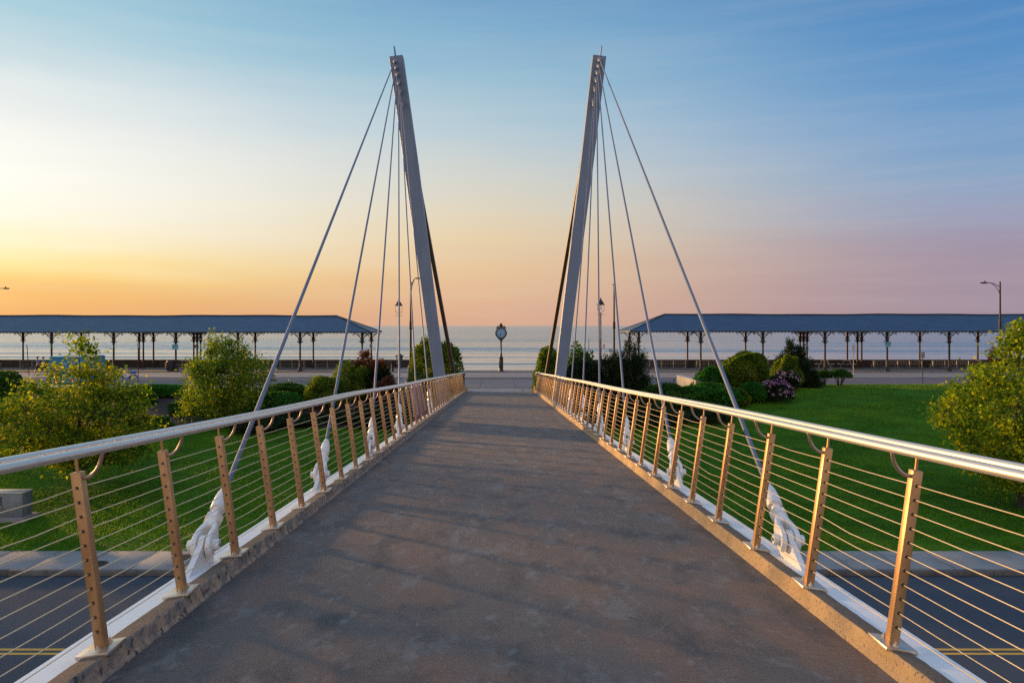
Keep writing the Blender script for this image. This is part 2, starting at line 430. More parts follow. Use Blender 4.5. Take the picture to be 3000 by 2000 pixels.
class MB:
    def __init__(s): s.v = []; s.f = []; s.m = []; s.mi = 0

    def add(s, vs, fs):
        o = len(s.v)
        s.v += [tuple(v) for v in vs]
        s.f += [tuple(i + o for i in f) for f in fs]
        s.m += [s.mi] * len(fs)
        return s

    def box(s, c, sz, rot=None, bevel=0.0):
        bm = bmesh.new()
        bmesh.ops.create_cube(bm, size=1.0)
        for v in bm.verts: v.co = Vector((v.co.x * sz[0], v.co.y * sz[1], v.co.z * sz[2]))
        if bevel > 0: bmesh.ops.bevel(bm, geom=bm.edges[:], offset=bevel, segments=2, affect='EDGES', profile=0.5)
        bm.verts.index_update()
        c = Vector(c)
        vs = [c + (rot @ v.co if rot else v.co) for v in bm.verts]
        fs = [[v.index for v in f.verts] for f in bm.faces]
        bm.free()
        return s.add(vs, fs)

    def tube(s, pts, r, n=10, caps=True):
        pts = [Vector(p) for p in pts]
        k = len(pts)
        rs = list(r) if isinstance(r, (list, tuple)) else [r] * k
        tan = []
        for i in range(k):
            a = pts[min(i + 1, k - 1)] - pts[max(i - 1, 0)]
            tan.append(a.normalized() if a.length > 1e-9 else Vector((0, 0, 1)))
        up = Vector((0, 0, 1)) if abs(tan[0].z) < 0.9 else Vector((0, 1, 0))
        u = tan[0].cross(up).normalized()
        vs = []
        for i in range(k):
            u = (u - tan[i] * u.dot(tan[i])).normalized()
            w = tan[i].cross(u)
            for j in range(n):
                a = 2 * PI * j / n
                vs.append(pts[i] + (u * math.cos(a) + w * math.sin(a)) * rs[i])
        fs = []
        for i in range(k - 1):
            for j in range(n):
                a, b = i * n + j, i * n + (j + 1) % n
                fs.append((a, b, b + n, a + n))
        if caps:
            fs.append(tuple(range(n))[::-1]); fs.append(tuple((k - 1) * n + j for j in range(n)))
        return s.add(vs, fs)

    def lathe(s, prof, c=(0, 0, 0), n=16, rot=None):
        c = Vector(c); vs = []; fs = []
        for r, z in prof:
            for j in range(n):
                a = 2 * PI * j / n
                q = Vector((r * math.cos(a), r * math.sin(a), z))
                vs.append(c + (rot @ q if rot else q))
        for i in range(len(prof) - 1):
            for j in range(n):
                a, b = i * n + j, i * n + (j + 1) % n
                fs.append((a, b, b + n, a + n))
        fs.append(tuple(range(n))[::-1]); fs.append(tuple((len(prof) - 1) * n + j for j in range(n)))
        return s.add(vs, fs)

    def prism(s, poly, o, ex, ey, t):
        """polygon in the ex/ey plane, extruded by vector t"""
        o, ex, ey, t = Vector(o), Vector(ex), Vector(ey), Vector(t)
        k = len(poly)
        vs = [o + ex * a + ey * b for a, b in poly] + [o + ex * a + ey * b + t for a, b in poly]
        fs = [tuple(range(k))[::-1], tuple(range(k, 2 * k))]
        for i in range(k):
            j = (i + 1) % k
            fs.append((i, j, j + k, i + k))
        return s.add(vs, fs)

    def ring(s, c, r, t, ex=(1, 0, 0), ey=(0, 0, 1), n=14, m=6, a0=0, a1=2 * PI):
        c, ex, ey = Vector(c), Vector(ex), Vector(ey)
        pts = [c + ex * (r * math.cos(a0 + (a1 - a0) * i / n)) + ey * (r * math.sin(a0 + (a1 - a0) * i / n)) for i in range(n + 1)]
        return s.tube(pts, t, m)

    def build(s, name, mats, parent=None, origin=None, smooth=True, angle=38):
        org = ORI[parent.name] if parent is not None else Vector(origin or (0, 0, 0))
        me = bpy.data.meshes.new(name)
        me.from_pydata([(x - org.x, y - org.y, z - org.z) for x, y, z in s.v], [], s.f)
        bm = bmesh.new(); bm.from_mesh(me)
        bmesh.ops.recalc_face_normals(bm, faces=bm.faces)
        bm.to_mesh(me); bm.free()
        me.polygons.foreach_set('material_index', s.m)
        me.update()
        return finish(name, me, mats, parent, origin, smooth, angle)


def tag(o, label=None, cat=None, group=None, kind=None):
    if label: o['label'] = label
    if cat: o['category'] = cat
    if group: o['group'] = group
    if kind: o['kind'] = kind
    return o


def thing(name, label, cat, loc, group=None):
    o = bpy.data.objects.new(name, None); COL.objects.link(o)
    o.empty_display_size = 0.2
    o.location = loc
    ORI[o.name] = Vector(loc)
    return tag(o, label, cat, group)


def dup(o, parent=None):
    c = o.copy(); COL.objects.link(c)
    if parent is not None: c.parent = parent
    for ch in o.children: dup(ch, c)
    return c


def struct(mb, name, mats, **k): return tag(mb.build(name, mats, **k), kind='structure')


def grid_mesh(name, xs, ys, zf, m, kind='structure', smooth=True):
    xs, ys = np.asarray(xs, float), np.asarray(ys, float)
    X, Y = np.meshgrid(xs, ys)
    Z = zf(X, Y)
    nx, ny = len(xs), len(ys)
    me = bpy.data.meshes.new(name)
    idx = np.arange(nx * ny).reshape(ny, nx)
    q = np.stack([idx[:-1, :-1], idx[:-1, 1:], idx[1:, 1:], idx[1:, :-1]], -1).reshape(-1, 4)
    fast_mesh(me, np.stack([X, Y, Z], -1).reshape(-1, 3), q)
    return tag(finish(name, me, m, smooth=smooth, angle=60), kind=kind)


def fast_mesh(me, co, quads):
    n = len(quads)
    me.vertices.add(len(co)); me.vertices.foreach_set('co', np.ascontiguousarray(co, dtype=np.float32).ravel())
    me.loops.add(n * 4); me.loops.foreach_set('vertex_index', np.ascontiguousarray(quads, dtype=np.int32).ravel())
    me.polygons.add(n); me.polygons.foreach_set('loop_start', np.arange(0, n * 4, 4, dtype=np.int32))
    me.update(calc_edges=True)
    me.validate()


def HGv(Y): return np.interp(Y, [a for a, b in HP], [b for a, b in HP])


# ================================================================== SETTING
grid_mesh('ground', np.linspace(-700, 700, 15), [-400, -60, 0, 20, 22.5, 24.95, 28, 32, 36, 40, 44, 48, 51, 54, 66, 79, 80, 82, 84],
          lambda X, Y: E - HGv(Y) - 0.12, 'soil')
mb = MB(); mb.box((0, 13.5, E - 7.45), (800, 18.9, 0.3)); struct(mb, 'road', 'asphalt')
for nm, y0 in (('yellow_line', 17.75), ('yellow_line', 17.52)):
    mb = MB(); mb.box((0, y0, E - 7.2975), (800, 0.105, 0.005)); struct(mb, nm, 'yellow')
mb = MB()
for i in range(-40, 40): mb.box((i * 2.4 + 1.2, 23.03, E - 7.22), (2.392, 0.16, 0.16), bevel=0.015)
struct(mb, 'kerb', 'granite')
mb = MB()
for i in range(-60, 60): mb.box((i * 1.52 + .5, 24.05, E - 7.205), (1.485, 1.86, 0.12), bevel=0.006)
struct(mb, 'pavement', 'pave')
mb = MB(); mb.box((0, 24.05, E - 7.25), (190, 1.84, 0.14)); struct(mb, 'pavement_joint', 'joint')

ys = np.concatenate([np.arange(24.98, 54.01, 0.5), [55.9]])
grid_mesh('lawn', np.linspace(-250, 250, 101), ys, lambda X, Y: E - HGv(Y) + 0.0 * X, 'grass')
grid_mesh('mulch_bed', np.linspace(-34, -3.2, 30), np.arange(42.3, 51.01, 0.5), lambda X, Y: E - HGv(Y) + 0.03, 'mulch')
# boulevard, parking lane, promenade
grid_mesh('boulevard', np.linspace(-400, 400, 9), [53.4, 60, 66.1], lambda X, Y: E - HGv(Y) + 0.008, 'asphalt_far')
grid_mesh('parking_lane', np.linspace(-400, 400, 9), [66.1, 72, 79.1], lambda X, Y: E - HGv(Y) + 0.05, 'parking')
mb = MB(); mb.box((0, 66.04, E - 4.40), (800, 0.14, 0.11)); struct(mb, 'kerb', 'granite')
mb = MB(); mb.box((-203, 52.6, E - 4.13), (394, 2.0, 0.2)); struct(mb, 'pavement', 'pave')
for y0, x0, x1 in ((56.4, -200, -6), (61.0, 6, 200), (56.0, 6, 200), (65.7, -200, 200), (63.2, 6, 200)):
    mb = MB()
    a, b = E - HG(y0 - .06) + 0.013, E - HG(y0 + .06) + 0.013
    mb.add([(x0, y0 - .06, a), (x1, y0 - .06, a), (x1, y0 + .06, b), (x0, y0 + .06, b)], [(0, 1, 2, 3)])
    struct(mb, 'white_road_line', 'white_line')
mb = MB(); mb.box((0, 79.3, PROM - 0.2), (800, 0.3, 0.404), bevel=0.02); struct(mb, 'kerb', 'granite')
mb = MB()
mb.box((-209, 83.2, PROM - 0.3), (400, 7.6, 0.6)); mb.box((209, 83.2, PROM - 0.3), (400, 7.6, 0.6)); mb.box((0, 80.75, PROM - 0.3), (18.0, 2.6, 0.6))
struct(mb, 'promenade', 'promenade')
# crossing in line with the bridge
mb = MB()
for y0, y1 in ((51.3, 53.98), (54.0, 56.3), (56.33, 61.5)):
    for i in range(-4, 4):
        x0, x1 = i * 2.35 + 1.0, i * 2.35 + 3.33
        mb.add([(x0, y0, E - HG(y0) + .05), (x1, y0, E - HG(y0) + .05), (x1, y1, E - HG(y1) + .05), (x0, y1, E - HG(y1) + .05)], [(0, 1, 2, 3)])
struct(mb, 'crossing', 'pink_slab')
mb = MB()
mb.box((0, 48.2, E - 4.5), (10.5, 3.5, 1.06)); struct(mb, 'pavement', 'pave')
mb = MB()
for x in (-2.2, 1.35): mb.box((x, 48.2, E - 3.968), (0.03, 3.5, 0.006))
struct(mb, 'pavement_joint', 'joint')
mb = MB(); mb.box((0, 50.65, E - 4.35), (10.5, 1.4, 0.62)); struct(mb, 'gutter', 'asphalt')
grid_mesh('beach', np.linspace(-600, 600, 13), [82.1, 86.8, 92, 120, 134, 150], lambda X, Y: np.interp(Y, [82.1, 90, 120, 134, 150], [E - 5.3, E - 6.3, E - 7.3, E - 7.6, E - 8.3]), 'sand')
# sea with long swell crests
SEA = E - 7.5
crests = [139.5, 153.5, 167.5, 186, 197, 212, 231.5, 248.5, 266, 284]
while crests[-1] < 640: crests.append(crests[-1] + random.uniform(15, 22))
rng = np.random.default_rng(3)


def sea_z(X, Y):
    Z = np.zeros_like(X)
    for i, c in enumerate(crests):
        ph = rng.uniform(0, 6.28, 3)
        yc = c + 0.5 * np.sin(X / 47 + ph[0]) + 0.28 * np.sin(X / 17 + ph[1])
        A = (0.27 if c < 290 else 0.27 * max(0.25, 1 - (c - 290) / 450)) * (0.45 if c in (153.5 - 0.01, 167.5 - .01, 197) else 1)
        if c in (197,): A *= .6
        A = A * (0.8 + 0.35 * np.sin(X / 63 + ph[2]))
        w = 0.8 + c / 520
        u = (Y - yc) / w
        Z += A * np.where(u < 0, np.exp(-u * u * 1.6), np.exp(-u * u * 0.35))
    fade = np.clip((660 - Y) / 60, 0, 1) * np.clip(1.2 - np.abs(X) / 900, 0, 1)
    return SEA + Z * fade


grid_mesh('sea', np.linspace(-460, 460, 140), np.concatenate([np.arange(126, 300, 0.45), np.arange(300, 662, 1.1)]), sea_z, 'water')
mb = MB()
mb.add([(-50000, 661, SEA), (50000, 661, SEA), (50000, 60000, SEA), (-50000, 60000, SEA)], [(0, 1, 2, 3)])
mb.add([(-50000, 120, SEA), (-459.9, 120, SEA), (-459.9, 661, SEA), (-50000, 661, SEA)], [(0, 1, 2, 3)])
mb.add([(459.9, 120, SEA), (50000, 120, SEA), (50000, 661, SEA), (459.9, 661, SEA)], [(0, 1, 2, 3)])
struct(mb, 'sea', 'water')

# ================================================================== FOOTBRIDGE
Y0, Y1 = -9.0, 46.4
bridge = thing('footbridge', 'concrete footbridge deck with low kerbs and white steel edge beams', 'bridge', (0, 0, DZ(0)))


def sweep(prof, y0, y1, ny, s, jit=0.0, seed=1, top=None):
    """profile of (x, z above the deck line) swept along the bridge; s mirrors it"""
    rg = random.Random(seed)
    mb = MB(); k = len(prof); vs = []
    for i in range(ny + 1):
        y = y0 + (y1 - y0) * i / ny
        for x, z in prof:
            j = rg.gauss(0, jit) if jit else 0
            j2 = rg.gauss(0, jit) if jit else 0
            vs.append((s * (x + j), y, DZ(y) + z + j2))
    fs = []
    for i in range(ny):
        for j in range(k):
            a, b = i * k + j, i * k + (j + 1) % k
            fs.append((a, b, b + k, a + k))
    fs.append(tuple(range(k))); fs.append(tuple(ny * k + j for j in range(k))[::-1])
    mb.add(vs, fs)
    if top: mb.m = [1 if (q < ny * k and q % k in top) else 0 for q in range(len(fs))]
    return mb


sweep([(-1.99, 0), (1.99, 0), (1.99, -0.32), (-1.99, -0.32)], Y0, Y1, 40, 1).build('deck', 'deck', bridge)
for s in (-1, 1):
    sweep([(1.985, -.3), (1.985, -.002), (1.990, .014), (2.000, .024), (2.004, .05), (2.008, .090), (2.011, .102), (2.018, .1065), (2.04, .1045),
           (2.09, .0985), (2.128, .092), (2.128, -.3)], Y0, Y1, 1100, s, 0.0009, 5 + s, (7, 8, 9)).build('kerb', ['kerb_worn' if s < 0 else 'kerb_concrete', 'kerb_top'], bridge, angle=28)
    sweep([(2.132, -.55), (2.132, .078), (2.137, .084), (2.295, .084), (2.300, .079), (2.300, -.55)], Y0, Y1, 60, s).build('edge_beam', 'white_steel', bridge)
    mb = MB()                                                           # wedge of concrete at the far end
    yz = DZ(46.4)
    mb.prism([(45.3, DZ(45.3) - .05), (47.3, DZ(47.3) - .05), (47.3, DZ(47.3) + .08), (46.2, DZ(46.2) + .34), (45.3, DZ(45.3) + .34)],
             (s * 2.09 - .13, 0, 0), (0, 1, 0), (0, 0, 1), (.26, 0, 0))
    mb.build('end_block', 'kerb_concrete', bridge)
mb = MB(); mb.box((0, 46.1, E - 4.72), (7.0, 1.0, 1.5)); mb.box((0, 44, E - 4.3), (3.2, 4, .5)); mb.build('abutment', 'kerb_concrete', bridge)
for y in np.arange(-8, 45, 3.0):
    mb = MB(); mb.box((0, y, DZ(y) - .45), (4.2, .16, .25)); mb.build('cross_beam', 'white_steel', bridge)

# ---- railings
LEAN = R(8.0); PH = 0.92
PB = 2.064
sl_, cl_ = math.sin(LEAN), math.cos(LEAN)
RAILS = {}


def make_post(s, parent):
    """post with its foot at (s*PB, 0, kerb top), leaning outward; built once per side"""
    ax = Vector((s * sl_, 0, cl_)); ex = Vector((s * cl_, 0, -sl_)); ey = Vector((0, 1, 0))
    rot = Matrix((ex, ey, ax)).transposed()
    o = Vector((0, 0, 0))
    mb = MB()
    mb.box(o + ax * (PH / 2 + .012), (.053, .055, PH), rot, bevel=.005)
    mb.mi = 1
    for i in range(11):
        h = .110 + .0853 * i * (PH - .11 - .075) / .853 * 1.16
        h = .105 + i * (PH - .105 - .068) / 10
        c = o + ax * h
        for t in (-1, 1):
            mb.tube([c + ey * (t * .026), c + ey * (t * .0305)], .0085, 10)
    post = mb.build('post', ['post', 'hole'], parent, angle=50)
    mb = MB(); mb.box(o + ax * .009 + ex * .004, (.165, .205, .018), rot, bevel=.0015); mb.build('base_plate', 'plate', post)
    for t in (-1, 1):
        mb = MB(); c = o + ex * (-.012) + ey * (t * .062) + ax * .018
        mb.lathe([(.016, 0), (.016, .002), (.0135, .0025), (.0135, .014), (.006, .0145), (.006, .023), (.004, .025)], c, 6 if t else 8, rot)
        mb.build('bolt', 'plate', post)
    top = o + ax * (PH + .012)
    rail_out = Vector((s * (2.207 - PB), 0, 1.148 - .104)); rail_in = Vector((s * (2.068 - PB), 0, 1.146 - .104))
    mb = MB(); mb.tube([top - ax * .005, top + (rail_out - top) * .5, rail_out], .0085, 10); mb.build('stub', 'post', post)
    a = top - ax * .035 - ex * .021
    b = rail_in - Vector((0, 0, .02))
    pts = [a + ex * .01]
    for i in range(13):
        u = i / 12 * PI / 2
        pts.append(Vector((a.x + (b.x - a.x) * math.sin(u), 0, a.z + (b.z - a.z) * (1 - math.cos(u)))))
    mb = MB(); mb.tube(pts, .0105, 10); mb.lathe([(.017, -.004), (.017, .001)], b, 10); mb.build('bracket', 'bracket', post)
    return post


RG = random.Random(11)
for s in (-1, 1):
    rl = thing('bridge_railing', ('steel cable railing along the left side of the footbridge, with the pink banner' if s < 0 else
                                  'steel cable railing along the right side of the footbridge, sunlit orange, vine at its end'),
               'railing', (s * PB, 0, DZ(0) + .104), 'railings along the footbridge')
    RAILS[s] = rl
    if s < 0: pys = [4.08 + 1.026 * k for k in range(-4, 41)]
    else: pys = [-0.1, 0.93, 1.98, 3.03, 4.15, 5.27, 6.36] + [7.46 + 1.027 * k for k in range(0, 38)]
    ORI[rl.name] = Vector((0, 0, 0)); proto = make_post(s, rl); ORI[rl.name] = Vector(rl.location)
    for i, y in enumerate(pys):
        q = proto if i == 0 else dup(proto, rl)
        q.location = (0, y, -DKS * y)
    # rails
    ny = 60
    for nm, lx, hz in (('top_rail', 2.207, 1.148), ('handrail', 2.068, 1.146)):
        pts = []
        for i in range(ny + 1):
            y = -5 + 50.6 * i / ny
            pts.append((s * (lx + .004 * math.sin(y * .9 + s)), y, DZ(y) + hz + .006 * math.sin(y * .55 + s + lx) + (.012 * math.exp(-((y - 11.5) / 1.6) ** 2) if s < 0 else 0)))
        y = 45.6
        pts += [(s * lx, y + .2, DZ(y) + hz - .01), (s * lx, y + .34, DZ(y) + hz - .07), (s * (lx + .0), y + .38, DZ(y) + hz - .2)]
        mb = MB(); mb.tube(pts, .0225, 16); mb.build(nm, 'stainless', rl)
    # infill wires
    ez = [.105 + i * (PH - .105 - .068) / 10 for i in range(11)]
    for h in ez:
        pts = []
        for y0, y1 in zip(pys[:-1], pys[1:]):
            sag = abs(RG.gauss(0, .0035)) + (RG.uniform(.01, .03) if RG.random() < .07 else 0)
            kx = RG.uniform(.3, .7)
            for t in (0, kx * .5, kx, .5 + kx * .5):
                y = y0 + (y1 - y0) * t
                z = DZ(y) + .104 + h * cl_ - sag * (1 - abs(2 * t - 1))
                pts.append((s * (PB + h * sl_), y, z))
        mb = MB(); mb.tube(pts, .0027, 6); mb.build('infill_cable', 'wire', rl)
    mb = MB(); mb.box((s * 2.20, 46.15, DZ(46.15) + .62), (.19, .34, 1.06), bevel=.01); mb.build('end_post', 'iron', rl)

# ---- stay cables
D0 = 33.0
LUG = {-1: [(1156.9, 178.5), (1160.7, 195.7), (1163.8, 214.8), (1167.6, 237.8), (1171.4, 262.6), (1177.2, 299)],
       1: [(1756.6, 174.6), (1753.9, 191.8), (1750.9, 211), (1748.2, 232), (1744.4, 257), (1740.5, 295)]}
ANY = {-1: [5.87, 9.67, 13.45, 17.25, 21.05, 24.85], 1: [6.05, 9.9, 13.7, 17.5, 21.35, 25.15]}
LUGY = D0 - .45
ORD = ['nearest the camera', 'second nearest the camera', 'third from the camera', 'fourth from the camera', 'fifth from the camera', 'nearest to the mast']
AX = 2.215


def jaw(mb, o, u, w, p, sgn):
    """one cast jaw of a fork: u along the stay, w across, p along the pin"""
    st = [(-.085, .038, .052), (-.074, .060, .052), (-.035, .082, .052), (.0, .087, .052), (.05, .082, .052), (.10, .066, .052), (.14, .054, .050), (.19, .046, .038), (.24, .044, .020), (.28, .040, .006)]
    n = 24; vs = []
    for a, hw, off in st:
        for j in range(n):
            t = 2 * PI * j / n
            cx, cy = math.cos(t), math.sin(t)
            q = 0.38
            x = abs(cx) ** q * (1 if cx > 0 else -1) * hw
            y = abs(cy) ** q * (1 if cy > 0 else -1) * .021
            vs.append(o + u * a + w * x + p * (sgn * off + y))
    fs = []
    for i in range(len(st) - 1):
        for j in range(n):
            a, b = i * n + j, i * n + (j + 1) % n
            fs.append((a, b, b + n, a + n))
    fs.append(tuple(range(n))[::-1]); fs.append(tuple((len(st) - 1) * n + j for j in range(n)))
    mb.add(vs, fs)


def make_stay(s, i):
    y = ANY[s][i]
    bz = DZ(y) + .084
    pin = Vector((s * AX, y, bz + .155))
    lx, ly = LUG[s][i]
    lug = Vector((PX(lx, LUGY), LUGY, PZ(ly, LUGY)))
    u = (lug - pin).normalized()
    p = Vector((1, 0, 0)); p = (p - u * p.dot(u)).normalized()
    w = u.cross(p)
    t = thing('stay_cable', f'{"grey" if s > 0 else "slate grey"} stay cable with white fork end, {ORD[i]} on the {"right" if s > 0 else "left"} side',
              'cable', (s * AX, y, bz), 'stay cables')
    # fin welded on the beam
    mb = MB()
    poly = [(-.36, 0)]
    for k in range(9):
        a = R(165 - k * 21)
        poly.append((.0 + .075 * math.cos(a), .155 + .075 * math.sin(a)))
    poly += [(.16, 0)]
    mb.prism(poly, (s * AX - .021, y, bz - .002), (0, 1, 0), (0, 0, 1), (.042, 0, 0))
    fin = mb.build('anchor_plate', 'cast_white', t, angle=25)
    # fork
    mb = MB()
    jaw(mb, pin, u, w, p, -1); jaw(mb, pin, u, w, p, 1)
    mb.tube([pin + u * .19, pin + u * .23, pin + u * .275], [.03, .052, .056], 16)
    mb.mi = 0
    fork = mb.build('fork', 'cast_white', t, angle=42)
    mb = MB()
    mb.tube([pin - p * .115, pin - p * .105, pin + p * .105, pin + p * .115], [.036, .042, .042, .036], 16)
    pn = mb.build('pin', 'cast_white', fork)
    mb = MB()
    for sg in (-1, 1): mb.tube([pin + p * (sg * .113), pin + p * (sg * .128)], .014, 6)
    mb.build('pin_bolt', 'galv', fork)
    mb = MB()
    rot = Matrix((p, w, u)).transposed()
    mb.lathe([(.062, .262), (.072, .266), (.072, .316), (.062, .32)], pin, 6, rot)
    mb.build('lock_nut', 'cast_white', t, angle=25)
    mb = MB()
    mb.lathe([(.036, .30), (.036, .415)], pin, 16, rot); mb.build('threaded_rod', 'cast_white', t)
    mb = MB()
    mb.lathe([(.044, .405), (.058, .405), (.060, .412), (.060, .47), (.058, .53), (.050, .60), (.038, .655), (.033, .675), (.02, .678)], pin, 18, rot)
    mb.build('socket', 'cast_white', t)
    mb = MB()
    mb.tube([pin + u * .67, lug - u * .30], .0215, 12); mb.build('strand', 'strand', t)
    mb = MB()
    e = lug - u * .30
    L = (lug - e).length
    mb.lathe([(.03, -.02), (.055, .02), (.066, .10), (.066, .2), (.05, .22), (.05, .30)], e, 12, rot)
    mb.build('upper_socket', 'lug_steel', t)
    return lug


LUGP = {s: [make_stay(s, i) for i in range(6)] for s in (-1, 1)}

# ---- masts
MP = {-1: [(160.5, 1139.7, 1179.1), (482.7, 1183, 1224.6), (860, 1236.3, 1271.5), (1101, 1270, 1302.3), (1290, 1296.5, 1327)],
      1: [(160.0, 1737.5, 1776.5), (482.7, 1701.5, 1738.6), (860, 1654.5, 1689), (1098, 1627.3, 1659), (1290, 1602, 1633)]}
TOPS = {}
for s in (-1, 1):
    fy, by = D0 - .25, D0 + .25
    st = [(PZ(v, fy), PX(a, fy), PX(b, fy)) for v, a, b in MP[s]]
    (z1, a1, b1), (z0, a0, b0) = st[-1], st[-2]
    gz = GZ(D0) - .2; k = (gz - z1) / (z1 - z0)
    st.append((gz, a1 + (a1 - a0) * k, b1 + (b1 - b0) * k))
    base = ((st[-1][1] + st[-1][2]) / 2, D0, GZ(D0))
    py = thing('mast', f'tall white steel mast leaning outward on the {"right" if s > 0 else "left"} of the bridge', 'mast', base, 'masts of the footbridge')
    mb = MB(); vs = []
    for i, (z, a, b) in enumerate(st):
        t1 = .07 if (i == 0) else 0
        zl, zr = (z - (t1 if s < 0 else 0), z - (t1 if s > 0 else 0))
        vs += [(a, fy, zl), (b, fy, zr), (b, by, zr), (a, by, zl)]
    fs = [(0, 1, 2, 3)]
    for i in range(len(st) - 1):
        for j in range(4):
            q, r = i * 4 + j, i * 4 + (j + 1) % 4
            fs.append((q, r, r + 4, q + 4))
    fs.append(tuple(len(st) * 4 - 4 + j for j in range(4)))
    mb.add(vs, fs)
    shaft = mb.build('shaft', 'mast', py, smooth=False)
    md = shaft.modifiers.new('edge', 'BEVEL'); md.width = .02; md.segments = 2
    mb = MB()
    for lg in LUGP[s]:
        ux = (Vector((s * AX, 15, DZ(15))) - lg).normalized()
        mb2 = MB()
        mb2.box(lg + Vector((0, .09, 0)), (.035, .36, .17), bevel=.01)
        tb = mb2.build('lug', 'mast', py)
        mb2 = MB(); mb2.tube([lg - Vector((.085, 0, 0)), lg + Vector((.085, 0, 0))], .04, 10); mb2.build('lug_pin', 'lug_steel', tb)
        mb2 = MB(); mb2.box(lg + Vector((-.055, 0, -.02)), (.03, .11, .17), bevel=.01); mb2.box(lg + Vector((.055, 0, -.02)), (.03, .11, .17), bevel=.01)
        mb2.build('lug_fork', 'lug_steel', tb)
    sx = 1159 if s < 0 else 1758.5
    cx = PX(sx, D0); zt = PZ(163, D0)
    mb = MB(); lean = -.035 * s * -1
    mb.prism([(-.06, -.1), (.32, -.1), (.26, .30), (.02, .36), (-.04, .2)], (cx - .02, D0 - .2, zt - .02), (0, 1, 0), (s * .12, 0, 1), (.04, 0, 0))
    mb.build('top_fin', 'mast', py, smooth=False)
    TOPS[s] = Vector((PX((MP[s][0][1] + MP[s][0][2]) / 2 + (3 if s < 0 else -3), D0 + .1), D0 + .1, PZ(190, D0)))

for s in (-1, 1):
    foot = Vector((PX(1334 if s < 0 else 1597, 45.5), 45.5, PZ(1118, 45.5)))
    a = TOPS[s]
    d = (foot - a)
    ext = foot + d.normalized() * .9
    t = thing('back_stay', f'dark brown steel back stay sloping down behind the {"right" if s > 0 else "left"} mast into a bush', 'strut', (ext.x, ext.y, GZ(46)), 'back stays of the masts')
    zax = -d.normalized(); xa = Vector((1, 0, 0)); xa = (xa - zax * xa.dot(zax)).normalized(); ya = zax.cross(xa)
    rot = Matrix((xa, ya, zax)).transposed()
    L = (ext - a).length
    mb = MB(); mb.box((a + ext) / 2, (.185, .22, L - .5), rot, bevel=.02); mb.build('bar', 'strut', t)
    mb = MB(); mb.box(ext + zax * .1, (.3, .3, .7), rot, bevel=.03); mb.build('foot_socket', 'strut', t)

# ---- banner tied to the outside of the left railing
mb = MB()
ny, nz = 26, 8
y0, y1 = 19.55, 22.65
vs = []; fs = []
for i in range(ny + 1):
    y = y0 + (y1 - y0) * i / ny
    for j in range(nz + 1):
        h = .06 + (PH + .02) * j / nz
        x = -(PB + .05 + h * sl_ + .02 * math.sin(i * .9) * (1 - j / nz) + .012)
        vs.append((x, y, DZ(y) + .104 + h * cl_ + .015 * math.sin(i * 1.2)))
for i in range(ny):
    for j in range(nz):
        a = i * (nz + 1) + j
        fs.append((a, a + 1, a + nz + 2, a + nz + 1))
for k, f in enumerate(fs):
    mb.mi = 1 if k % nz == 0 else 0
    mb.f.append(f); mb.m.append(mb.mi)
mb.v = vs
bn = mb.build('banner', ['banner', 'banner_edge'], origin=(-2.2, 21.1, DZ(21.1) + .1))
md = bn.modifiers.new('cloth', 'SOLIDIFY'); md.thickness = .004
tag(bn, 'pale pink banner with a purple lower edge tied behind the left railing', 'banner')

# ================================================================== SEAWALL AND PAVILIONS
for s in (-1, 1):
    x0, x1 = 7.2, 230
    wl_ = thing('seawall', f'low dark stone seawall behind the {"right" if s > 0 else "left"} pavilion', 'wall', (s * x0, 87.2, PROM), 'seawalls along the beach')
    mb = MB()
    for i in range(int((x1 - x0) / 3.2)):
        xa = x0 + i * 3.2
        mb.box((s * (xa + 1.6), 87.2, PROM + .26), (3.185, .5, 1.0), bevel=.02)
    mb.build('body', 'wall_stone', wl_)
    mb = MB()
    for i in range(int((x1 - x0) / 4.8)):
        mb.box((s * (x0 + i * 4.8 + 2.4), 87.2, PROM + .80), (4.79, .62, .09), bevel=.015)
    mb.build('coping', 'wall_stone', wl_)


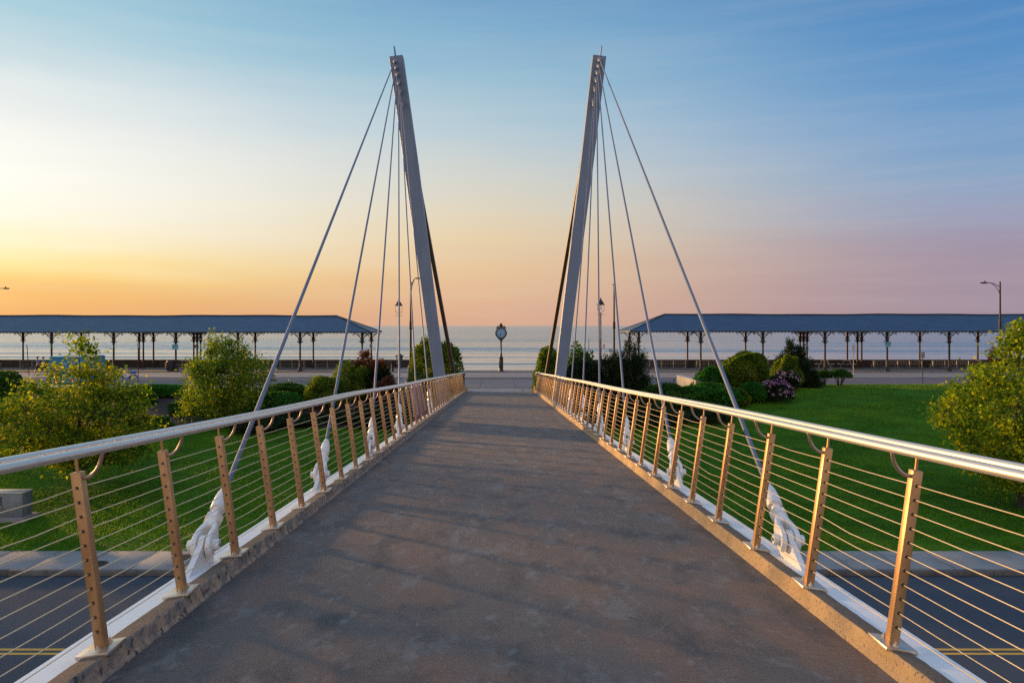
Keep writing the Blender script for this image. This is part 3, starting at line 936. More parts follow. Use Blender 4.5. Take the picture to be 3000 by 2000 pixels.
def column(z_top, parent, thick=1.0, base=True):
    """cast iron column with its foot at the origin of its parent"""
    mb = MB(); cap = PZ(1002, 80) - PROM
    k = thick
    prof = [(.30 * k, 0), (.30 * k, .06), (.26 * k, .10), (.19 * k, .22), (.15 * k, .30), (.17 * k, .34), (.12 * k, .40), (.105 * k, .8), (.092 * k, cap - .25),
            (.10 * k, cap - .22), (.10 * k, cap - .17), (.13 * k, cap - .10), (.19 * k, cap), (.14 * k, cap + .05), (.12 * k, cap + .10), (.14 * k, cap + .5), (.155 * k, z_top - .02)]
    if not base: prof = [(.16 * k, 0), (.15 * k, .25), (.10 * k, .35)] + prof[7:]
    mb.lathe(prof, (0, 0, 0), 12)
    for a in range(4):
        t = PI / 4 + a * PI / 2
        ex = (math.cos(t), math.sin(t), 0)
        mb.ring(Vector((ex[0] * .2 * k, ex[1] * .2 * k, cap + .05)), .075, .018, ex, (0, 0, 1), 10, 5, R(-120), R(150))
    for sg in (-1, 1): mb.ring(Vector((sg * .23, 0, cap + .05)), .08, .018, (sg, 0, 0), (0, 0, 1), 10, 5, R(-120), R(150))
    col = mb.build('column', 'iron' if base else 'iron_red', parent)
    for sg in (-1, 1):
        mb = MB(); pts = []
        x0, z0, x1, z1 = .13, cap + .12, .86, z_top - .06
        for i in range(11):
            u = i / 10 * PI / 2
            pts.append((sg * (x0 + (x1 - x0) * (1 - math.cos(u))), 0, z0 + (z1 - z0) * math.sin(u)))
        mb.tube(pts, .034, 6)
        mb.ring((sg * .34, 0, z_top - .24), .125, .027, n=14, m=5)
        mb.ring((sg * .88, 0, z_top - .16), .085, .03, (sg, 0, 0), (0, 0, 1), 10, 5, R(-250), R(60))
        mb.ring((sg * .56, 0, z_top - .13), .06, .014, n=10, m=5)
        mb.build('bracket', 'iron', col)
    return col


PAVC = {}
for s in (-1, 1):
    dz = .08 if s > 0 else 0
    ze = E - .608 + dz; zr = (E + 1.15) if s > 0 else (E + 1.017)
    pv = thing('beach_pavilion', 'long open pavilion with a blue slate hipped roof on iron columns, ' + ('right of the clock' if s > 0 else 'left of the clock'),
               'pavilion', (s * 14, 82.8, PROM), 'beach pavilions')
    xi, xo, yf, yb, ym, xr = 13.06, 63.0, 79.1, 86.5, 82.8, 17.24
    xro = xo - (xr - xi)
    mb = MB(); nseg = 24
    wob = lambda x: .025 * math.sin(x * .31 + s) + .02 * math.sin(x * .83)
    xs = [xr + (xro - xr) * i / nseg for i in range(nseg + 1)]
    for i in range(nseg):
        a, b = xs[i], xs[i + 1]
        ea = xi + (xo - xi) * i / nseg; eb = xi + (xo - xi) * (i + 1) / nseg
        mb.add([(s * ea, yf, ze), (s * eb, yf, ze), (s * b, ym, zr + wob(b)), (s * a, ym, zr + wob(a))], [(0, 1, 2, 3)])
        mb.add([(s * ea, yb, ze), (s * eb, yb, ze), (s * b, ym, zr + wob(b)), (s * a, ym, zr + wob(a))], [(0, 1, 2, 3)])
    for xa, xb_ in ((xi, xr), (xo, xro)):
        mb.add([(s * xa, yf, ze), (s * xa, yb, ze), (s * xb_, ym, zr + wob(xb_))], [(0, 1, 2)])
    mb.add([(s * xi, yf, ze - .03), (s * xo, yf, ze - .03), (s * xo, yb, ze - .03), (s * xi, yb, ze - .03)], [(0, 1, 2, 3)])
    roof = mb.build('roof', 'slate', pv, smooth=False)
    mb = MB()
    mb.tube([(s * x, ym, zr + wob(x) + .03) for x in xs], .075, 8)
    for y in (yf, yb): mb.tube([(s * xi, y, ze), (s * xr, ym, zr + wob(xr) + .03)], .06, 8)
    mb.build('ridge_cap', 'iron', roof)
    mb = MB()
    for y, t in ((yf + .04, 1), (yb - .04, -1)):
        mb.box((s * (xi + xo) / 2, y, ze - .055), (xo - xi + .08, .09, .13), bevel=.01)
    for x in (xi + .04, xo - .04): mb.box((s * x, ym, ze - .055), (.09, yb - yf - .12, .13), bevel=.01)
    mb.build('fascia', 'iron', roof)
    mb = MB()
    for i in range(int((xo - xi) / .35)): mb.box((s * (xi + .2 + i * .35), yf + .04, ze - .145), (.1, .06, .05))
    mb.build('dentil_strip', 'iron', roof)
    hz = ze - .11 - PROM
    org = ORI[pv.name]; ORI[pv.name] = Vector((0, 0, 0))
    cf = column(hz, pv); cr = column(hz, pv, .92, False); ORI[pv.name] = org
    PAVC[s] = []
    nf = 0
    for k in range(8):
        x = 14.06 + 6.32 * k
        q = cf if k == 0 else dup(cf, pv)
        q.location = Vector((s * x, 80.0, PROM)) - org
        q = cr if k == 0 else dup(cr, pv)
        q.location = Vector((s * (14.1 + 6.34 * k), 85.9, PROM)) - org
    for x in (39.0, 38.07, 33.65, 32.74):
        q = dup(cr, pv); q.location = Vector((s * x, 85.9 if abs(x - 36) > 2.7 else 86.3, PROM)) - org


def bench(x0, x1, label):
    n = int((x1 - x0) / .17)
    y = 84.2
    t = thing('slatted_bench', label, 'bench', ((x0 + x1) / 2, y, PROM), 'long slatted benches in the pavilions')
    mb = MB()
    for z in (.86, .22): mb.box(((x0 + x1) / 2, y, PROM + z), (x1 - x0, .05, .055))
    for i in range(n + 1): mb.box((x0 + (x1 - x0) * i / n, y + .012, PROM + .54), (.034, .02, .60))
    mb.build('back', 'pale_wood', t, smooth=False)
    mb = MB()
    for k in range(4): mb.box(((x0 + x1) / 2, y + .12 + k * .12, PROM + .44), (x1 - x0, .1, .03))
    mb.build('seat', 'pale_wood', t, smooth=False)
    for i in range(5):
        x = x0 + .15 + (x1 - x0 - .3) * i / 4
        mb = MB(); mb.box((x, y, PROM + .42), (.06, .06, .84)); mb.box((x, y + .5, PROM + .21), (.06, .06, .42)); mb.box((x, y + .25, PROM + .4), (.05, .5, .05))
        mb.build('leg', 'galv', t, smooth=False)
    return t


for s, k, lab in ((-1, 0, 'long slatted bench under the left pavilion, in the end bay beside the clock'),
                  (-1, 1, 'long slatted bench under the left pavilion, second bay from the clock'),
                  (-1, 5, 'long slatted bench under the left pavilion, behind the two walkers'),
                  (1, 0, 'long slatted bench under the right pavilion, in the end bay beside the clock'),
                  (1, 1, 'long slatted bench under the right pavilion, second bay from the clock'),
                  (1, 2, 'long slatted bench under the right pavilion, behind the spiky pine'),
                  (1, 4, 'long slatted bench under the right pavilion, right of the teal sign'),
                  (1, 5, 'long slatted bench at the far right under the right pavilion')):
    a = 14.06 + 6.32 * k + .5
    b = a + (5.4 if (s, k) != (1, 2) else 1.6)
    bench(min(s * a, s * b), max(s * a, s * b), lab)


def picnic(cx, cy, rz, label):
    t = thing('picnic_table', label, 'table', (cx, cy, PROM), 'picnic tables in the pavilions')
    rot = Matrix.Rotation(rz, 3, 'Z')
    W = lambda x, y, z: Vector((cx, cy, PROM)) + rot @ Vector((x, y, z))
    mb = MB()
    for i in range(5): mb.box(W(-.32 + i * .16, 0, .92), (.15, 2.1, .05), rot)
    mb.build('table_top', 'table_wood', t, smooth=False)
    for sg in (-1, 1):
        mb = MB()
        for i in range(2): mb.box(W(sg * (.72 + i * .15), 0, .52), (.14, 2.1, .045), rot)
        mb.build('seat', 'table_wood', t, smooth=False)
        mb = MB()
        y = sg * .7
        mb.tube([W(-.72, y, 0), W(-.22, y, .9)], .03, 6); mb.tube([W(.72, y, 0), W(.22, y, .9)], .03, 6); mb.tube([W(-.85, y, .49), W(.85, y, .49)], .03, 6)
        mb.build('leg_frame', 'galv', t)


picnic(PX(2416, 84), 84, R(-25), 'wooden picnic table in the right pavilion, the one nearer the pine shrub')
picnic(PX(2483, 84), 84.2, R(-25), 'wooden picnic table in the right pavilion, beside the lavender parking sign')
picnic(PX(556, 83), 83, R(70), 'picnic table in the left pavilion, right of the litter bin')

# ---- signs
tm_cache = {}


def glyph(ch):
    if ch in tm_cache: return tm_cache[ch]
    cu = bpy.data.curves.new('glyph', 'FONT'); cu.body = ch; cu.size = 1.0; cu.align_x = 'CENTER'
    ob = bpy.data.objects.new('glyph', cu); COL.objects.link(ob)
    bpy.context.view_layer.update()
    me = ob.evaluated_get(bpy.context.evaluated_depsgraph_get()).to_mesh()
    v = [(p.co.x, p.co.y) for p in me.vertices]; f = [tuple(p.vertices) for p in me.polygons]
    w = max([a for a, b in v] + [0]) - min([a for a, b in v] + [0])
    ob.evaluated_get(bpy.context.evaluated_depsgraph_get()).to_mesh_clear()
    bpy.data.objects.remove(ob); bpy.data.curves.remove(cu)
    tm_cache[ch] = (v, f, w)
    return tm_cache[ch]


def lettering(mb, text, c, size, adv=.68, ex=(1, 0, 0), ey=(0, 0, 1)):
    """flat letters centred at c, facing the camera side"""
    c, ex, ey = Vector(c), Vector(ex), Vector(ey)
    x = -(len(text) - 1) * adv * size / 2
    for ch in text:
        if ch != ' ':
            v, f, w = glyph(ch)
            mb.add([c + ex * (x + a * size) + ey * ((b - .35) * size) for a, b in v], f)
        x += adv * size


def board(name, label, cat, x, y, z, w, h, m, lines=None, group=None, parent=None, tm='sign_text', th=.02):
    t = thing(name, label, cat, (x, y, z - h / 2), group) if parent is None else parent
    mb = MB(); mb.box((x, y, z), (w, th, h), bevel=.004); pn = mb.build('panel', m, t, smooth=False)
    if lines:
        mb = MB(); rg = random.Random(int(x * 10))
        for fz, fw, fh in lines:                                        # rows too small to read in the photograph
            xx = -w * fw / 2
            while xx < w * fw / 2:
                l = rg.uniform(.02, .05) * (w / .5)
                mb.box((x + xx + l / 2, y - th / 2 - .001, z + fz * h), (l, .004, fh * h))
                xx += l + .012
        mb.build('print', tm, pn, smooth=False)
    return t


board('pavilion_sign', 'teal notice board on a front column of the left pavilion, above the litter bin', 'sign', -33.02, 79.83, PZ(1016, 79.8), .64, .50, 'sign_teal',
      [(.28, .8, .10), (.08, .62, .09), (-.27, .12, .16)])
board('pavilion_sign', 'teal notice board on a front column of the right pavilion', 'sign', 39.34, 79.83, PZ(1009, 79.8), .64, .50, 'sign_teal', [(.28, .8, .10), (.08, .62, .09), (-.27, .12, .16)])
board('pavilion_sign', 'small brown sign on a rear column of the left pavilion', 'sign', -(14.1 + 6.34 * 3), 85.73, PZ(1014, 85.7), .45, .30, 'sign_brown', [(.1, .7, .14), (-.2, .5, .1)], tm='sign_white')
board('pavilion_sign', 'small white oblong sign on the front end column of the left pavilion', 'sign', -14.06, 79.83, PZ(1028.5, 79.8), .49, .31, 'sign_white', [(.15, .8, .1), (-.2, .6, .1)])
board('pavilion_sign', 'small white upright sign on the rear end column of the left pavilion', 'sign', -14.1, 85.7, PZ(1013.5, 85.7), .32, .48, 'sign_white', [(.2, .7, .1), (-.1, .7, .1), (-.3, .5, .06)])


def post_sign(label, sx, sy0, sy1, w, d, m, lines, base_z=None, tilt=0, post='galv', cat='sign', group=None):
    x = PX(sx, d); gz = base_z if base_z is not None else GZ(d)
    t = thing('street_sign', label, cat, (x, d, gz), group)
    z0, z1 = PZ(sy1, d), PZ(sy0, d)
    mb = MB(); mb.tube([(x, d + .04, gz - .05), (x, d + .04, z1 - .05)], .03, 8); mb.build('post', post, t)
    board('', None, None, x, d - .005, (z0 + z1) / 2, w, z1 - z0, m, lines, parent=t, tm='sign_red' if m == 'sign_white' else 'hole')
    return t


post_sign('lavender white parking sign on a pale post in front of the right pavilion', 2501, 1010.5, 1025.5, .30, 72, 'sign_white', [(.33, .8, .16), (.05, .8, .1), (-.15, .7, .08), (-.33, .7, .08)])
post_sign('lavender parking sign on a thin post in front of the left pavilion', 404, 1004, 1018.5, .15, 67, 'sign_white', [(.33, .8, .14), (0, .7, .08), (-.3, .7, .08)], post='iron')
post_sign('lavender parking sign behind the right mast, beside the ornate lamp post', 1769, 1008, 1023, .21, 73, 'sign_white', [(.33, .8, .16), (.05, .8, .1), (-.2, .7, .08)])
post_sign('grey back of a road sign standing at the edge of the lawn', 2703.5, 1031, 1048, .28, 55.6, 'sign_back', None, post='iron')
t = thing('sign_pole', 'bare dark pole tilting left beside the two walkers', 'pole', (PX(85.7, 71), 71, GZ(71)))
mb = MB(); mb.tube([(PX(85.7, 71), 71, GZ(71) - .1), (PX(78.6, 71), 71, PZ(1010, 71))], .035, 8); mb.build('shaft', 'iron', t)
mb = MB(); mb.lathe([(.08, 0), (.08, .03), (.04, .06)], (PX(85.7, 71), 71, GZ(71)), 10); mb.build('foot', 'iron', t)
t = thing('sign_pole', 'bare upright pole behind the loose shrub right of the right mast', 'pole', (PX(1725, 73), 73, GZ(73)))
mb = MB(); mb.tube([(PX(1725, 73), 73, GZ(73) - .1), (PX(1725, 73), 73, PZ(987, 73))], .035, 8); mb.build('shaft', 'galv', t)
mb = MB(); mb.lathe([(.08, 0), (.08, .03), (.04, .06)], (PX(1725, 73), 73, GZ(73)), 10); mb.build('foot', 'galv', t)

# ---- street clock
cxk, cyk = PX(1468, 79.9), 79.95
k_ = .00574
ck = thing('street_clock', 'black cast iron street clock with a pale blue dial on the promenade', 'clock', (cxk, cyk, PROM))
mb = MB()
for r, z0, z1 in ((.30, 0, .05), (.245, .05, .12)): mb.lathe([(r, z0), (r, z1)], (cxk, cyk, PROM), 8)
mb.lathe([(.235, .12), (.21, .16), (.20, 1.24), (.235, 1.27), (.245, 1.33), (.20, 1.36), (.18, 1.42), (.12, 1.52), (.105, 1.62), (.13, 1.66), (.11, 1.72), (.085, 1.8), (.068, 2.92), (.09, 2.95), (.13, 3.0), (.14, 3.05), (.09, 3.1), (.10, 3.2)],
         (cxk, cyk, PROM), 12)
for a in range(4):
    t = a * PI / 2
    mb.box(Vector((cxk + .2 * math.sin(t), cyk - .2 * math.cos(t), PROM + .7)), (.2, .03, .8), Matrix.Rotation(t, 3, 'Z'), bevel=.012)
mb.build('pedestal', 'black', ck)
hz_ = PROM + 1010 * k_ - 340 * k_
mb = MB()
poly = []
for i in range(40):
    a = 2 * PI * i / 40
    r = .595
    x, z = r * math.cos(a), r * math.sin(a)
    if z < -.2: x *= 1 - (-z - .2) * .55; z *= 1.13
    if z > .30: x *= 1 - (z - .30) * .25
    poly.append((x, z))
mb.prism(poly, (cxk, cyk - .18, hz_), (1, 0, 0), (0, 0, 1), (0, .36, 0))
mb.ring((cxk, cyk - .18, hz_), .52, .05, n=32, m=8)
hd = mb.build('head', 'black', ck, angle=30)
mb = MB()
crest = [(-.50, .46), (-.56, .60), (-.44, .58), (-.36, .78), (-.27, .66), (-.17, .78), (-.10, .95), (-.03, 1.0), (0, 1.08), (.03, 1.0), (.10, .95), (.17, .78), (.27, .66), (.36, .78), (.44, .58), (.56, .60), (.50, .46)]
mb.prism(crest, (cxk, cyk - .15, hz_), (1, 0, 0), (0, 0, 1), (0, .30, 0))
apr = [(-.30, -.45), (-.26, -.66), (-.22, -.60), (-.12, -.72), (.12, -.72), (.22, -.60), (.26, -.66), (.30, -.45)]
mb.prism(apr, (cxk, cyk - .13, hz_), (1, 0, 0), (0, 0, 1), (0, .26, 0))
mb.build('crest', 'black', hd, angle=30)
mb = MB(); mb.lathe([(.462, 0), (.462, .02), (.45, .03)], (cxk, cyk - .18, hz_), 40, Matrix.Rotation(R(90), 3, 'X')); dial = mb.build('dial', 'face', hd)
mb = MB()
for i, nm in enumerate(['XII', 'I', 'II', 'III', 'IIII', 'V', 'VI', 'VII', 'VIII', 'IX', 'X', 'XI']):
    a = R(90 - 30 * i)
    c = Vector((cxk + .365 * math.cos(a), cyk - .2145, hz_ + .365 * math.sin(a)))
    er = Vector((math.cos(a), 0, math.sin(a))); et = Vector((er.z, 0, -er.x))
    lettering(mb, nm, c, .125, .42 if len(nm) > 2 else .5, et, er)
mb.build('numerals', 'hole', dial, smooth=False)
mb = MB()
for ang, L, w in ((R(90 - 30 * 6.55), .24, .028), (R(90 - 6 * 33.5), .37, .018)):
    e = Vector((math.cos(ang), 0, math.sin(ang))); n_ = Vector((-e.z, 0, e.x))
    mb.prism([(-.07, w * .6), (L * .75, w), (L, 0), (L * .75, -w), (-.07, -w * .6)], (cxk, cyk - .222, hz_), e, n_, (0, -.006, 0))
mb.build('hands', 'hole', dial, smooth=False)
mb = MB()
txt = 'REVERE BEACH'
for i, ch in enumerate(txt):
    if ch == ' ': continue
    a = R(90 + 36 - 72 * i / (len(txt) - 1)); rr = .60
    er = Vector((math.cos(a), 0, math.sin(a))); et = Vector((er.z, 0, -er.x))
    lettering(mb, ch, Vector((cxk, cyk - .2305, hz_ + .02)) + er * rr, .115, 1, et, er)
mb.build('header_lettering', 'gold', hd, smooth=False)


# ---- ornate lamp posts
def ornate_lamp(sx, d, label, dz):
    x = PX(sx, d); b = PROM + dz
    t = thing('ornate_lamp_post', label, 'lamp', (x, d, b), 'ornate lamp posts by the seawall')
    c = (x, d, b)
    mb = MB()
    mb.lathe([(.26, 0), (.26, .1), (.2, .16), (.18, .8), (.21, .86), (.14, .95), (.11, 1.2), (.085, 1.35), (.075, 3.0), (.085, 3.05), (.07, 3.1), (.062, 5.8), (.08, 5.84), (.07, 5.95)], c, 12)
    mb.build('pole', 'black', t)
    mb = MB(); mb.tube([(x - .43, d, b + 5.70), (x + .43, d, b + 5.70)], .022, 6); mb.build('ladder_bar', 'black', t)
    mb = MB()
    for sg in (-1, 1):
        pts = [(x + sg * .34, d, b + 6.80), (x + sg * .345, d, b + 6.3)]
        for i in range(9):
            u = i / 8 * PI / 2
            pts.append((x + sg * (.345 - .28 * (1 - math.cos(u))), d, b + 6.25 - .26 * math.sin(u)))
        mb.tube(pts, .026, 6)
    yk = mb.build('yoke', 'black', t)
    mb = MB()
    mb.lathe([(.40, 6.74), (.41, 6.79), (.34, 6.82), (.33, 6.86), (.29, 7.02), (.19, 7.17), (.10, 7.22), (.12, 7.27), (.07, 7.31), (.10, 7.36), (.07, 7.42), (.03, 7.46), (.04, 7.52), (.01, 7.60)], c, 16)
    for a in range(6): mb.box((x + .40 * math.cos(a), d + .40 * math.sin(a), b + 6.84), (.05, .05, .1))
    hd = mb.build('hood', 'black', t)
    mb = MB(); mb.lathe([(.05, 6.74), (.05, 6.6), (.09, 6.55), (.15, 6.45), (.155, 6.35), (.12, 6.24), (.04, 6.20)], c, 14); mb.build('globe', 'glass', hd)


ornate_lamp(1168, 84.8, 'black ornate lamp post with bare globe, left of the left mast', 0)
ornate_lamp(1760, 84.8, 'black ornate lamp post with bare globe, right of the right mast', .1)


def street_light(x, d, top, arm, label, bz=None):
    gz = bz if bz is not None else GZ(d)
    t = thing('street_light', label, 'street light', (x, d, gz), 'tall street lights along the boulevard')
    mb = MB(); mb.lathe([(.28, 0), (.28, .1), (.22, .16), (.20, 1.2), (.13, 1.3)], (x, d, gz), 8); mb.build('base', 'iron', t)
    mb = MB(); mb.tube([(x, d, gz + .2), (x, d, gz + (top - gz) * .5), (x, d, top)], [.10, .085, .062], 12)
    mb.lathe([(.11, -.3), (.12, -.25), (.12, .25), (.11, .3)], (x, d, top - (top - gz) * .43), 10)
    mb.lathe([(.07, 0), (.08, .05), (.03, .1), (.012, .16)], (x, d, top), 8)
    pl = mb.build('pole', 'iron', t)
    a = Vector(arm)
    h = Vector((a.x, a.y, 0)); dirn = h.normalized()
    mb = MB()
    for z0 in (-.35, -1.1):
        pts = []
        for i in range(11):
            u = i / 10
            pts.append(Vector((x, d, top + z0 + (a.z - z0) * math.sin(u * PI / 2) ** .9)) + h * (u ** 1.4 if z0 < -.5 else u))
        mb.tube(pts, .028, 6)
    am = mb.build('arm', 'iron', t)
    e = Vector((x, d, top)) + a
    rot = Matrix((dirn, Vector((0, 0, 1)).cross(dirn), Vector((0, 0, 1)))).transposed()
    mb = MB(); vs = []
    mb.lathe([(.03, -.1), (.07, -.05), (.14, .1), (.16, .3), (.13, .48), (.05, .56)], e + Vector((0, 0, -.02)), 12, Matrix((Vector((0, 0, -.45)), rot.col[1], dirn)).transposed())
    mb.tube([e + Vector((0, 0, .03)) + dirn * .2, e + Vector((0, 0, .16)) + dirn * .2], .05, 8)
    mb.build('luminaire', 'iron', t)


street_light(PX(1203, 59), 59, PZ(828, 59), (.35, 1.0, .42), 'tall dark street light with its head pointing right, beside the left mast')
street_light(PX(1799, 67), 67, PZ(838, 67), (.22, 1.5, .25), 'tall dark street light crossed by a stay cable, right of the right mast')
street_light(PX(2930, 67), 67, PZ(829, 67), (-.95, .2, .05), 'tall dark street light with a double curved arm, at the far right')
street_light(PX(-48, 75.5), 75.5, PZ(850, 75.5), (1.7, .3, .2), 'street light whose head alone enters at the left edge')

# ---- small things on the promenade
x, y = PX(1150, 79.9), 79.9
t = thing('drinking_fountain', 'black pedestal drinking fountain near the end of the left pavilion', 'fountain', (x, y, PROM))
mb = MB(); mb.lathe([(.17, 0), (.17, .08), (.13, .12), (.12, .85), (.15, .9)], (x, y, PROM), 8); mb.build('pedestal', 'black', t)
mb = MB(); mb.lathe([(.15, .9), (.22, .96), (.23, 1.04), (.19, 1.04), (.14, .99)], (x, y, PROM), 14); mb.tube([(x - .16, y, PROM + .95), (x - .36, y - .05, PROM + .98)], .05, 8); mb.build('bowl', 'black', t)
x = PX(1172, 87)
t = thing('gate_pier', 'stout dark pier with a wide cap at the end of the left seawall', 'pier', (x, 86.5, PROM))
mb = MB(); mb.box((x, 86.55, PROM + .62), (.62, .6, 1.24), bevel=.02); mb.build('shaft', 'wall_stone', t)
mb = MB(); mb.box((x, 86.55, PROM + 1.28), (.86, .84, .1), bevel=.03); mb.lathe([(.30, 1.33), (.26, 1.42), (.12, 1.5), (.1, 1.56), (.02, 1.6)], (x, 86.55, PROM), 10); mb.build('cap', 'wall_stone', t)
x, y = PX(501, 79.9), 79.9
t = thing('litter_bin', 'dark round litter bin with an orange side bin, under the left teal sign', 'bin', (x, y, PROM))
mb = MB(); mb.lathe([(.36, 0), (.38, .05), (.41, .6), (.40, .86), (.43, .88), (.43, .93)], (x, y, PROM), 16)
for a in range(16): mb.box((x + .41 * math.cos(a * PI / 8), y + .41 * math.sin(a * PI / 8), PROM + .45), (.05, .05, .75))
mb.build('body', 'iron', t)
mb = MB(); mb.lathe([(.43, .93), (.36, 1.08), (.2, 1.15), (.18, 1.16)], (x, y, PROM), 16); mb.build('lid', 'iron', t)
mb = MB(); mb.box((x - .47, y, PROM + .62), (.2, .34, .55), bevel=.04); mb.build('side_bin', 'orange_bin', t)

# ---- shipping container kiosk with a mural
x0, x1, y0, y1 = PX(147, 56.3), PX(252, 56.3), 56.3, 58.9
gz = GZ(56.3); zt = PZ(1045.5, 56.3)
t = thing('mural_container', 'small blue steel container painted with a teal and magenta mural', 'container', ((x0 + x1) / 2, (y0 + y1) / 2, gz))
nx, nz = 96, 40
mb = MB(); mats = ['c_blue', 'c_navy', 'c_teal', 'c_mag', 'c_white']
W_, H_ = x1 - x0, zt - gz - .1


def corr(i):
    p = (i / nx * 14) % 1
    return .035 * min(1, max(0, (abs(p - .5) * 4 - .5)))


scr = random.Random(4)
strokes = []
for _ in range(9):
    p = [scr.uniform(.28, .42), scr.uniform(.42, .8)]
    strokes.append((p[0], p[1], p[0] + scr.uniform(-.06, .06), p[1] + scr.uniform(-.12, .12)))


def mural(u, v):
    if .09 + .02 * math.sin(v * 12) < u < .26 and 0 <= v < 1:
        top = .30 + .42 * math.exp(-((u - .19) / .055) ** 2)
        if v < top: return 3
    if u < .09 and v < .48 and v > .18: return 2
    if u < .09 and v <= .18: return 3
    if .26 < u < .5 and v < .16 + .1 * math.sin(u * 20): return 2
    if u < .24 and .5 < v < .76 - .55 * max(0, u - .12) * 3: return 1
    if .55 < u < .75 and v < .5: return 3 if (u + v) % .3 < .15 else 2
    for a, b, c, d in strokes:
        L = math.hypot(c - a, d - b) + 1e-6
        tt = max(0, min(1, ((u - a) * (c - a) + (v - b) * (d - b)) / L / L))
        if math.hypot(u - a - tt * (c - a), (v - b - tt * (d - b)) * .8) < .012: return 4
    return 0


vs = [(x0 + W_ * i / nx, y0 + corr(i), gz + .1 + H_ * j / nz) for j in range(nz + 1) for i in range(nx + 1)]
o = len(mb.v); mb.v += vs
for j in range(nz):
    for i in range(nx):
        a = j * (nx + 1) + i
        mb.f.append((a, a + 1, a + nx + 2, a + nx + 1)); mb.m.append(mural((i + .5) / nx, (j + .5) / nz))
mb.build('mural_wall', mats, t, smooth=False)
mb = MB(); mb.box(((x0 + x1) / 2, (y0 + y1) / 2 + .03, (gz + zt) / 2), (W_ - .01, y1 - y0 - .08, zt - gz - .06)); mb.build('shell', 'c_blue', t)
mb = MB()
for xx in (x0, x1):
    for yy in (y0 + .02, y1): mb.box((xx, yy, (gz + zt) / 2), (.09, .1, zt - gz), bevel=.01)
for zz in (gz + .07, zt - .03):
    for yy in (y0 + .02, y1): mb.box(((x0 + x1) / 2, yy, zz), (W_ - .1, .09, .11), bevel=.01)
    for xx in (x0, x1): mb.box((xx, (y0 + y1) / 2 + .01, zz), (.085, y1 - y0 - .11, .11), bevel=.01)
mb.build('frame', 'c_blue', t)
mb = MB(); mb.box(((x0 + x1) / 2, (y0 + y1) / 2, zt + .035), (W_ - .04, y1 - y0 - .02, .025)); mb.build('roof', 'c_roof', t)

# ---- electrical cabinet on the lawn
d = 28.4
x1 = PX(64.5, d); gz = GZ(d) - .02
x0 = x1 - 1.55; wd_, hh = x1 - x0, PZ(1445.5, d) - gz
dp = .62
t = thing('utility_cabinet', 'grey steel utility cabinet on a concrete pad at the edge of the lawn', 'cabinet', ((x0 + x1) / 2, d + dp / 2, gz))
mb = MB(); mb.box(((x0 + x1) / 2, d + dp / 2, gz + .03), (wd_ + .35, dp + .4, .26), bevel=.02); mb.build('pad', 'pave', t)
mb = MB(); mb.box(((x0 + x1) / 2, d + dp / 2, gz + .16 + (hh - .16) / 2), (wd_, dp, hh - .16), bevel=.006); bd = mb.build('body', 'cab', t)
mb = MB(); mb.box(((x0 + x1) / 2, d + dp / 2, gz + hh + .02), (wd_ + .05, dp + .06, .05), bevel=.01); mb.build('lid', 'cab_top', t)
for xa, xb in ((x1 - .72, x1 - .07), (x1 - 1.45, x1 - .80)):
    mb = MB(); mb.box(((xa + xb) / 2, d - .008, gz + .19 + (hh - .34) / 2), (xb - xa, .02, hh - .34), bevel=.005); dr = mb.build('door', 'cab', t)
mb = MB(); mb.box((x1 - .76, d - .012, gz + hh * .68), (.085, .026, .42)); mb.build('vent_strip', 'cab_dark', t)
mb = MB(); mb.box((x1 - .73, d - .04, gz + hh * .52), (.05, .05, .09), bevel=.01); mb.tube([(x1 - .73, d - .06, gz + hh * .52), (x1 - .73, d - .06, gz + hh * .40)], .012, 6); mb.build('handle', 'galv', t)

# ---- manhole covers in the near pavement
for sx, sy, lab in ((283, 1652, 'round iron manhole cover in the pavement below the nearest left railing panels'), (540, 1632, 'round iron manhole cover in the pavement below the first left stay cable')):
    d = 2304 * 7.145 / (sy - HY)
    t = thing('manhole_cover', lab, 'manhole', (PX(sx, d), d, E - 7.145), 'manhole covers in the pavement')
    mb = MB(); mb.lathe([(.34, 0), (.34, .012), (.31, .016)], (PX(sx, d), d, E - 7.145), 24); mb.build('frame', 'granite', t)
    mb = MB(); mb.lathe([(.29, .012), (.29, .02)], (PX(sx, d), d, E - 7.145), 24)
    for i in range(-2, 3): mb.box((PX(sx, d) + i * .1, d, E - 7.122), (.04, .42, .008))
    mb.build('lid', 'iron', t)

# ---- stair handrails beside the bridge end, low concrete wall
for dx, dy, lab in ((0, 50, 'thin steel stair handrail left of the left mast, the one nearer the road'), (.75, 48.6, 'thin steel stair handrail left of the left mast, the one nearer the bridge')):
    pp = [(1181, 1111), (1188, 1110), (1210, 1091.6), (1217, 1090.6)]
    if dx: pp = [(1200, 1119), (1206, 1118), (1214, 1111), (1221, 1110)]
    P = [Vector((PX(a, dy), dy, PZ(b, dy))) for a, b in pp]
    t = thing('stair_handrail', lab, 'handrail', (P[0].x, dy, GZ(dy)), 'stair handrails')
    mb = MB(); mb.tube(P, .024, 8); mb.build('rail', 'stainless', t)
    for q in (P[1], P[2]):
        mb = MB(); mb.tube([q, (q.x, dy, GZ(dy) - .05)], .02, 8); mb.build('post', 'stainless', t)
mb = MB()
xw = 12.1
mb.prism([(48.8, GZ(48.8) - .3), (54.0, GZ(54) - .3), (54.0, E - 3.39), (48.8, E - 3.39)], (xw, 0, 0), (0, 1, 0), (0, 0, 1), (.38, 0, 0))
w_ = mb.build('concrete_wall', 'concrete_wall', origin=(xw, 51, GZ(51)), smooth=False)
md = w_.modifiers.new('edge', 'BEVEL'); md.width = .02; md.segments = 2
tag(w_, 'short pale concrete wall lit by the sun behind the right green hedge', 'wall')

